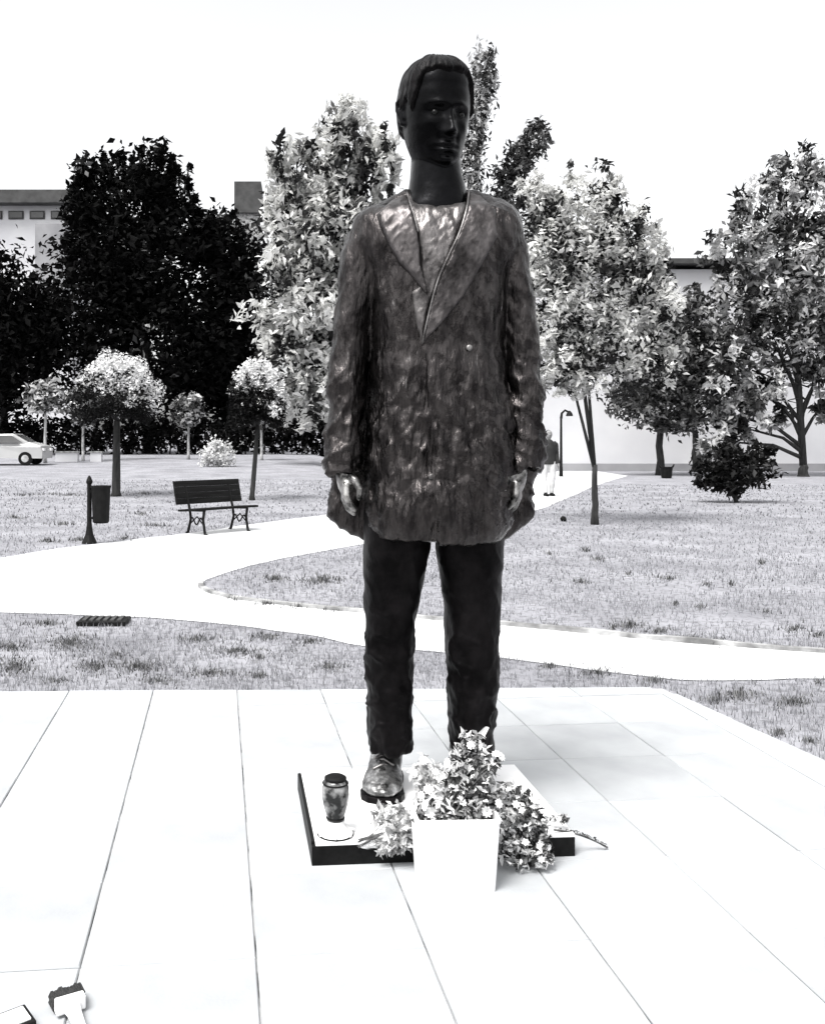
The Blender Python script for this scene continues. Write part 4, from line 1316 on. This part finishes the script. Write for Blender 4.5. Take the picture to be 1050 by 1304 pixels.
def shoe(u_heel, u_toe, y_heel, y_toe, label=None):
    """one laced shoe, built from heel to toe"""
    h = Vector(((u_heel - CX) * SK, y_heel, PT)); t = Vector(((u_toe - CX) / F * y_toe, y_toe, PT))
    ax = (t - h); L = ax.length; ax.normalize()
    side = Vector((ax.y, -ax.x, 0))
    prof = [(0.0, .030, .13, .03), (.04, .052, .17, .02), (.14, .060, .195, .02), (.30, .062, .205, .02), (.42, .062, .175, .02), (.54, .066, .135, .02), (.66, .074, .105, .02), (.78, .078, .086, .02), (.88, .072, .074, .02), (.95, .055, .06, .022), (1.0, .025, .045, .03)]
    rings = []
    for s, w, z1, z0 in prof:
        c = h + ax * s * L
        ring = []
        for q in np.linspace(0, 6.28319, 24, endpoint=False):
            x = math.copysign(abs(math.cos(q)) ** .8, math.cos(q)) * w
            zz = (z0 + z1) / 2 + math.copysign(abs(math.sin(q)) ** .8, math.sin(q)) * (z1 - z0) / 2
            if math.sin(q) > 0: x *= 1 - .38 * math.sin(q) ** 2
            ring.append(c + side * x + Vector((0, 0, zz)))
        rings.append(ring)
    me = MB().loft(rings).remeshed('shoe', .006, 2)
    for v in me.vertices:
        v.co += v.normal * (.003 * noise.noise(v.co * 25) + .002 * noise.noise(v.co * 60))
    o = link('shoe', me, M['br_shoe'], statue, True, True)
    sole = MB()
    ol = [(-.01, .0), (0.0, .035), (.06, .058), (.2, .066), (.4, .064), (.6, .074), (.78, .085), (.9, .076), (.98, .05), (1.02, .0)]
    out = [(s, w) for s, w in ol] + [(s, -w) for s, w in ol[-2:0:-1]]
    sole.loft([[h + ax * s * L + side * w + Vector((0, 0, z)) for s, w in out] for z in (0.0, .026)])
    sole.build('sole', M['br_trouser'], o, True, bevel=.004)
    for k in range(5):
        s = .42 + k * .055
        zt = np.interp(s, [p[0] for p in prof], [p[2] for p in prof]) + .004
        a = h + ax * s * L
        pts = [a + side * x + Vector((0, 0, zt - abs(x) * .45)) + ax * .012 * ((-1) ** k) * x / .03 for x in np.linspace(-.036, .036, 7)]
        MB().tube(pts, .0055, 6, round_ends=True).build('lace', M['br_edge'], o, True, True)
    MB().tube([h + ax * .37 * L + side * x + Vector((0, 0, .2 - abs(x) * .3)) for x in (-.045, -.02, .02, .045)], .008, 8, round_ends=True).build('collar_roll', M['br_shoe'], o, True, True)
shoe(501, 484, 3.70, 3.385)
shoe(598, 612, 3.70, 3.385)

# ------------------------------------------------------------------ things laid at the plinth
def lantern():
    D = 3.135
    c = Vector(((427 - CX) / F * D, D, PT))
    k = D / F
    t = thing('grave_lantern', 'dark barrel-shaped glass lantern on a white scalloped foot on the plinth', 'lantern', c)
    MB().lathe([(.001, .0), (.060, 0), (.062, .006), (.046, .02), (.034, .034), (.030, .046), (.033, .05), (.001, .05)], 28).build('foot', M['white_marble'], t, smooth=False)
    for a in np.linspace(.2, 6.48, 7, endpoint=False):
        MB().tube([(.036 * math.cos(a), .036 * math.sin(a), .026), (.052 * math.cos(a), .052 * math.sin(a), .012), (.066 * math.cos(a), .066 * math.sin(a), .012)], [.006, .009, .005], 7, round_ends=True).build('scallop', M['petal'], t, smooth=True)
    MB().tube([(.061 * math.cos(a), .061 * math.sin(a), .003) for a in np.linspace(0, 6.283, 25)], .004, 6).build('base_ring', M['iron'], t, smooth=True)
    MB().lathe([(.001, .049), (.030, .049), (.029, .06), (.0365, .08), (.0445, .11), (.0475, .138), (.0465, .162), (.041, .184), (.036, .19), (.001, .19)], 30).build('glass', M['glass_dark'], t, smooth=True)
    cap = MB().lathe([(.036, .189), (.0385, .191), (.0385, .197), (.030, .202), (.012, .205), (.001, .206)], 30).build('cap', M['iron'], t, smooth=False)
    for z in (.058, .178):
        r = {.058: .030, .178: .0435}[z]
        MB().tube([(r * math.cos(a), r * math.sin(a), z) for a in np.linspace(0, 6.283, 25)], .003, 6).build('band', M['iron'], t, smooth=True)
lantern()

def flower(c, r, nrm, petals=9, rows=2):
    """small double daisy as one mesh"""
    mb = MB()
    nrm = Vector(nrm).normalized()
    a = nrm.orthogonal().normalized(); b = nrm.cross(a)
    for row in range(rows):
        rr = r * (1 - .3 * row)
        for i in range(petals):
            q = 2 * math.pi * (i + .5 * row) / petals
            d = a * math.cos(q) + b * math.sin(q)
            s = nrm.cross(d)
            w = rr * .32
            lift = nrm * rr * (.15 + .3 * row)
            p0, p1, p2, p3, p4 = c + d * rr * .1, c + d * rr * .6 + s * w + lift * .7, c + d * rr + lift * .8, c + d * rr * .6 - s * w + lift * .7, c + d * rr * .6 + lift * .4
            mb.add([p0, p1, p2, p3, p4], [(0, 1, 4), (1, 2, 4), (2, 3, 4), (3, 0, 4)])
    return mb

M['leaf_pot'] = leaf_mat('pot_leaf', [(0, .008), (.38, .03), (.5, .35), (1, .8)], .15, .4, .5)
M['leaf_soft'] = leaf_mat('pale_soft_leaf', [(0, .15), (.2, .5), (1, .82)], .3, .5, .4)
def potted_plant():
    D = 2.948
    c = Vector(((578 - CX) / F * D, D, SLAB_Z))
    k = 2.9 / F
    t = thing('flower_pot', 'white square tapered pot full of speckled leafy flowers in front of the plinth', 'flower pot', c, math.radians(2))
    w1, w0, h, d1 = .266, .238, .222, .165
    def ringrect(w, d, z, r=.012):
        out = []
        for sx, sy, a0 in ((1, 1, 0), (-1, 1, 90), (-1, -1, 180), (1, -1, 270)):
            for q in (0, 30, 60, 90):
                an = math.radians(a0 + q)
                out.append((sx * (w / 2 - r) + r * math.cos(an), sy * (d / 2 - r) + r * math.sin(an), z))
        return out
    MB().loft([ringrect(w0, d1 * .9, 0), ringrect(w0 + .002, d1 * .9, .004), ringrect(w1, d1, h), ringrect(w1 + .006, d1 + .006, h + .001), ringrect(w1 + .006, d1 + .006, h + .012), ringrect(w1 - .012, d1 - .012, h + .012), ringrect(w1 - .02, d1 - .02, h - .03)], True).build('pot', M['white_plastic'], t)
    MB().box((0, 0, h - .028), (w1 - .03, d1 - .03, .01)).build('soil', M['joint'], t)
    # foliage
    lob = []
    for u, v, ru, rv, dy in ((600, 1000, 34, 38, .04), (546, 1042, 16, 12, .0), (600, 955, 20, 22, .08), (570, 1030, 36, 20, .0), (622, 1030, 24, 26, .02), (632, 970, 8, 12, .04), (585, 975, 22, 22, .05)):
        p = P(u, v, D + dy)
        lob.append((p, (ru * k, (ru + rv) / 2 * k * .7, rv * k)))
    cen, tone = lobed_points(lob, 1700, 5, .14, .25)
    cen = cen[:, :]
    o = link('foliage', leaves_mesh('foliage', cen, np.full(len(cen), .030), .42, rng.random(len(cen)), .4), M['leaf_pot'], t, True)
    tag(o, kind='stuff')
    stm = MB()
    for _ in range(26):
        l = random.choice(lob)
        e = l[0] + Vector((random.uniform(-.6, .6) * l[1][0], random.uniform(-.5, .5) * l[1][1], random.uniform(-.2, .7) * l[1][2]))
        b = c + Vector((random.uniform(-.08, .08), random.uniform(-.05, .05), h - .03))
        stm.tube([b, b.lerp(e, .5) + Vector((0, 0, .03)), e], [.003, .0025, .0015], 5)
    tag(stm.build('stems', M['stem'], t, True), kind='stuff')
    # a long pale leaf rising in front of the trouser hem
    for pts, w in (([(592, 965), (602, 946), (612, 936), (620, 926)], .014), ([(575, 975), (580, 960), (590, 948)], .012), ([(612, 975), (612, 960), (617, 948)], .01)):
        ps = [P(u, v, D + .1) for u, v in pts]
        mb = MB(); n = len(ps)
        vs = []
        for i, p in enumerate(ps):
            ww = w * math.sin(math.pi * (i + .4) / n)
            vs += [p + Vector((-ww, 0, ww * .3)), p + Vector((0, .006, 0)), p + Vector((ww, 0, -ww * .3))]
        fs = []
        for i in range(n - 1):
            a = i * 3
            fs += [(a, a + 1, a + 4, a + 3), (a + 1, a + 2, a + 5, a + 4)]
        mb.add(vs, fs).build('long_leaf', M['petal'], t, True)
    for i in range(20):
        l = lob[i % len(lob)]
        q = Vector((random.gauss(0, 1), -abs(random.gauss(.8, .5)), random.gauss(.3, .7))).normalized()
        p = l[0] + Vector((q.x * l[1][0], q.y * l[1][1], q.z * l[1][2])) * random.uniform(.9, 1.05)
        flower(p, random.uniform(.014, .021), q).build('blossom', M['petal'], t, True)
potted_plant()

def white_bouquet():
    D = 3.2
    c = Vector(((545 - CX) / F * D, D, PT))
    t = thing('white_bouquet', 'pale white bouquet leaning between the shoe and the white pot', 'bouquet', c)
    k = D / F
    lob = [(P(545, 1020, D), (20 * k, .05, 28 * k)), (P(538, 985, D + .02), (12 * k, .04, 24 * k)), (P(552, 1000, D + .01), (14 * k, .04, 24 * k))]
    cen, tone = lobed_points(lob, 700, 5, .18, .3)
    tag(link('foliage', leaves_mesh('foliage', cen, np.full(len(cen), .034), .45, tone, .4), M['leaf_soft'], t, True), kind='stuff')
    for i in range(22):
        l = lob[i % 3]
        q = Vector((random.gauss(0, 1), -abs(random.gauss(.8, .5)), random.gauss(.3, .8))).normalized()
        p = l[0] + Vector((q.x * l[1][0], q.y * l[1][1], q.z * l[1][2]))
        flower(p, random.uniform(.015, .023), q).build('blossom', M['petal'], t, True)
    st = MB()
    for i in range(8):
        st.tube([c + Vector((random.uniform(-.02, .02), random.uniform(-.02, .02), .004)), P(545 + random.uniform(-12, 12), 1000, D)], [.003, .002], 5)
    tag(st.build('stems', M['stem'], t, True), kind='stuff')
white_bouquet()

def leafy_bouquet():
    D = 3.05
    c = Vector(((668 - CX) / F * D, D, SLAB_Z))
    t = thing('leafy_bouquet', 'dense speckled leafy bouquet spilling over the plinth front right of the pot', 'bouquet', c)
    k = D / F
    lob = []
    for u, v, ru, rv, dy in ((655, 1030, 30, 30, .05), (670, 1055, 30, 32, .02), (665, 1085, 32, 18, -.02), (650, 1010, 16, 14, .07), (685, 1075, 16, 22, .0), (690, 1095, 14, 10, -.03)):
        lob.append((P(u, v, D + dy), (ru * k, (ru + rv) / 2 * k * .7, rv * k)))
    cen, tone = lobed_points(lob, 1900, 5, .14, .25)
    cen[:, 2] = np.maximum(cen[:, 2], SLAB_Z + .012)
    tag(link('foliage', leaves_mesh('foliage', cen, np.full(len(cen), .028), .45, rng.random(len(cen)), .4), M['leaf_pot'], t, True), kind='stuff')
    for i in range(14):
        l = lob[i % len(lob)]
        q = Vector((random.gauss(0, 1), -abs(random.gauss(.8, .5)), random.gauss(.3, .7))).normalized()
        p = l[0] + Vector((q.x * l[1][0], q.y * l[1][1], q.z * l[1][2])) * random.uniform(.9, 1.05)
        p.z = max(p.z, SLAB_Z + .03)
        flower(p, random.uniform(.011, .017), q, 7).build('blossom', M['petal'], t, True)
    st = MB()
    for i in range(14):
        l = random.choice(lob)
        st.tube([c + Vector((random.uniform(-.04, .04), random.uniform(.0, .03), .0)), c.lerp(l[0], .5) + Vector((0, 0, .03)), l[0]], [.004, .003, .002], 5)
    tag(st.build('stems', M['stem'], t, True), kind='stuff')
leafy_bouquet()

def wrapped_bouquet():
    D = 3.075
    c = Vector(((490 - CX) / F * D, D, PT))
    t = thing('wrapped_bouquet', 'crumpled film-wrapped bouquet drooping over the plinth front left of the pot', 'bouquet', c)
    k = D / F
    bm = bmesh.new()
    bmesh.ops.create_icosphere(bm, subdivisions=5, radius=1)
    ax = (P(520, 1050, D + .03) - P(464, 1078, D)).normalized()
    for v in bm.verts:
        q = v.co.copy()
        s = (q.x + 1) / 2
        r = .018 + .045 * s
        n1 = noise.cell(q * 3.0) * .3 + noise.noise(q * 2.5) * .55 + noise.noise(q * 6) * .3
        rr = r * (1 + .5 * n1)
        p = P(464, 1078, D - .005).lerp(P(522, 1048, D + .05), s) + Vector((q.x * .015, q.y * rr, q.z * rr * 1.0))
        v.co = p
    me = bpy.data.meshes.new('wrapping'); bm.to_mesh(me); bm.free()
    link('wrapping', me, M['film'], t, True)
    lob = [(P(512, 1062, D - .03), (20 * k, .035, 22 * k)), (P(500, 1040, D + .04), (28 * k, .04, 17 * k)), (P(496, 1080, D - .03), (18 * k, .02, 10 * k))]
    cen, tone = lobed_points(lob, 420, 4, .15, .3)
    tag(link('foliage', leaves_mesh('foliage', cen, np.full(len(cen), .034), .42, .3 + .7 * (rng.random(len(cen)) * .5 + tone * .5), .4), M['leaf_pot'], t, True), kind='stuff')
    st = MB()
    for i in range(7):
        a = P(458 + random.uniform(-4, 4), 1072 + random.uniform(-3, 8), D - .02)
        st.tube([P(490, 1060, D), a], [.003, .002], 5)
    tag(st.build('stems', M['stem'], t, True), kind='stuff')
wrapped_bouquet()

def stick():
    a, b = P(705, 1046, 3.14), GP(773, 1082)
    b.z = SLAB_Z + .008
    a.z = PT + .012
    t = thing('dry_twig', 'dark dry flower twig lying from the plinth corner onto the paving', 'twig', b)
    pts = [a.lerp(b, s) + Vector((0, 0, .012 * math.sin(math.pi * s))) for s in np.linspace(0, 1, 9)]
    MB().tube(pts, [.0035] * 6 + [.003, .003, .004], 7).build('stem', M['stem'], t, True)
    cen = np.array([tuple(a.lerp(b, s) + Vector((random.gauss(0, .004), random.gauss(0, .004), .006 + .012 * math.sin(math.pi * s)))) for s in np.repeat(np.linspace(.1, .98, 26), 2)])
    tag(link('leaves', leaves_mesh('leaves', cen, np.full(len(cen), .015), .4, rng.random(len(cen)) * .42), M['leaf_pot'], t, True), kind='stuff')
    lob = [(P(712, 1043, 3.17), (.03, .02, .014))]
    cen, tone = lobed_points(lob, 50, 3, .2, .2)
    tag(link('leaf_spray', leaves_mesh('leaf_spray', cen, np.full(len(cen), .026), .45, rng.random(len(cen))), M['leaf_pot'], t, True), kind='stuff')
stick()

# ------------------------------------------------------------------ things at the bottom left corner
def hand_brush():
    g = GP(87, 1284)
    t = thing('hand_brush', 'hand brush with a dark bristle head and pale handle at the bottom left', 'brush', (g.x, g.y, SLAB_Z), math.radians(28))
    D = 2.3
    m_br = mottled('brush_bristles', .006, .05, 60, .9, bump=.8, stretch=(6, 1, 1))
    mb = MB()
    for i in range(9):
        for j in range(4):
            x = -.034 + i * .0085
            mb.tube([(x, -.01, .012 + j * .008), (x + random.uniform(-.004, .004), .034 + random.uniform(-.006, .006), .008 + j * .008)], [.0075, .0065], 6)
    mb.build('bristles', m_br, t)
    MB().box((0, -.02, .024), (.074, .03, .034)).build('ferrule', M['white_plastic'], t, bevel=.004)
    MB().tube([(0, -.03, .024), (0, -.07, .024), (0, -.14, .022), (0, -.2, .022)], [.024, .018, .014, .016], 12, flat=.6, round_ends=True).build('handle', M['white_plastic'], t, smooth=True)
hand_brush()

def flat_box():
    t = thing('flat_box', 'flat white-topped box with black edges at the bottom left corner', 'box', (-.778, 2.149, SLAB_Z), math.radians(37))
    MB().box((0, 0, .0165), (.25, .082, .033)).build('body', M['iron'], t, bevel=.003)
    MB().box((0, 0, .0345), (.232, .060, .006)).build('lid', M['white_plastic'], t, bevel=.002)
flat_box()
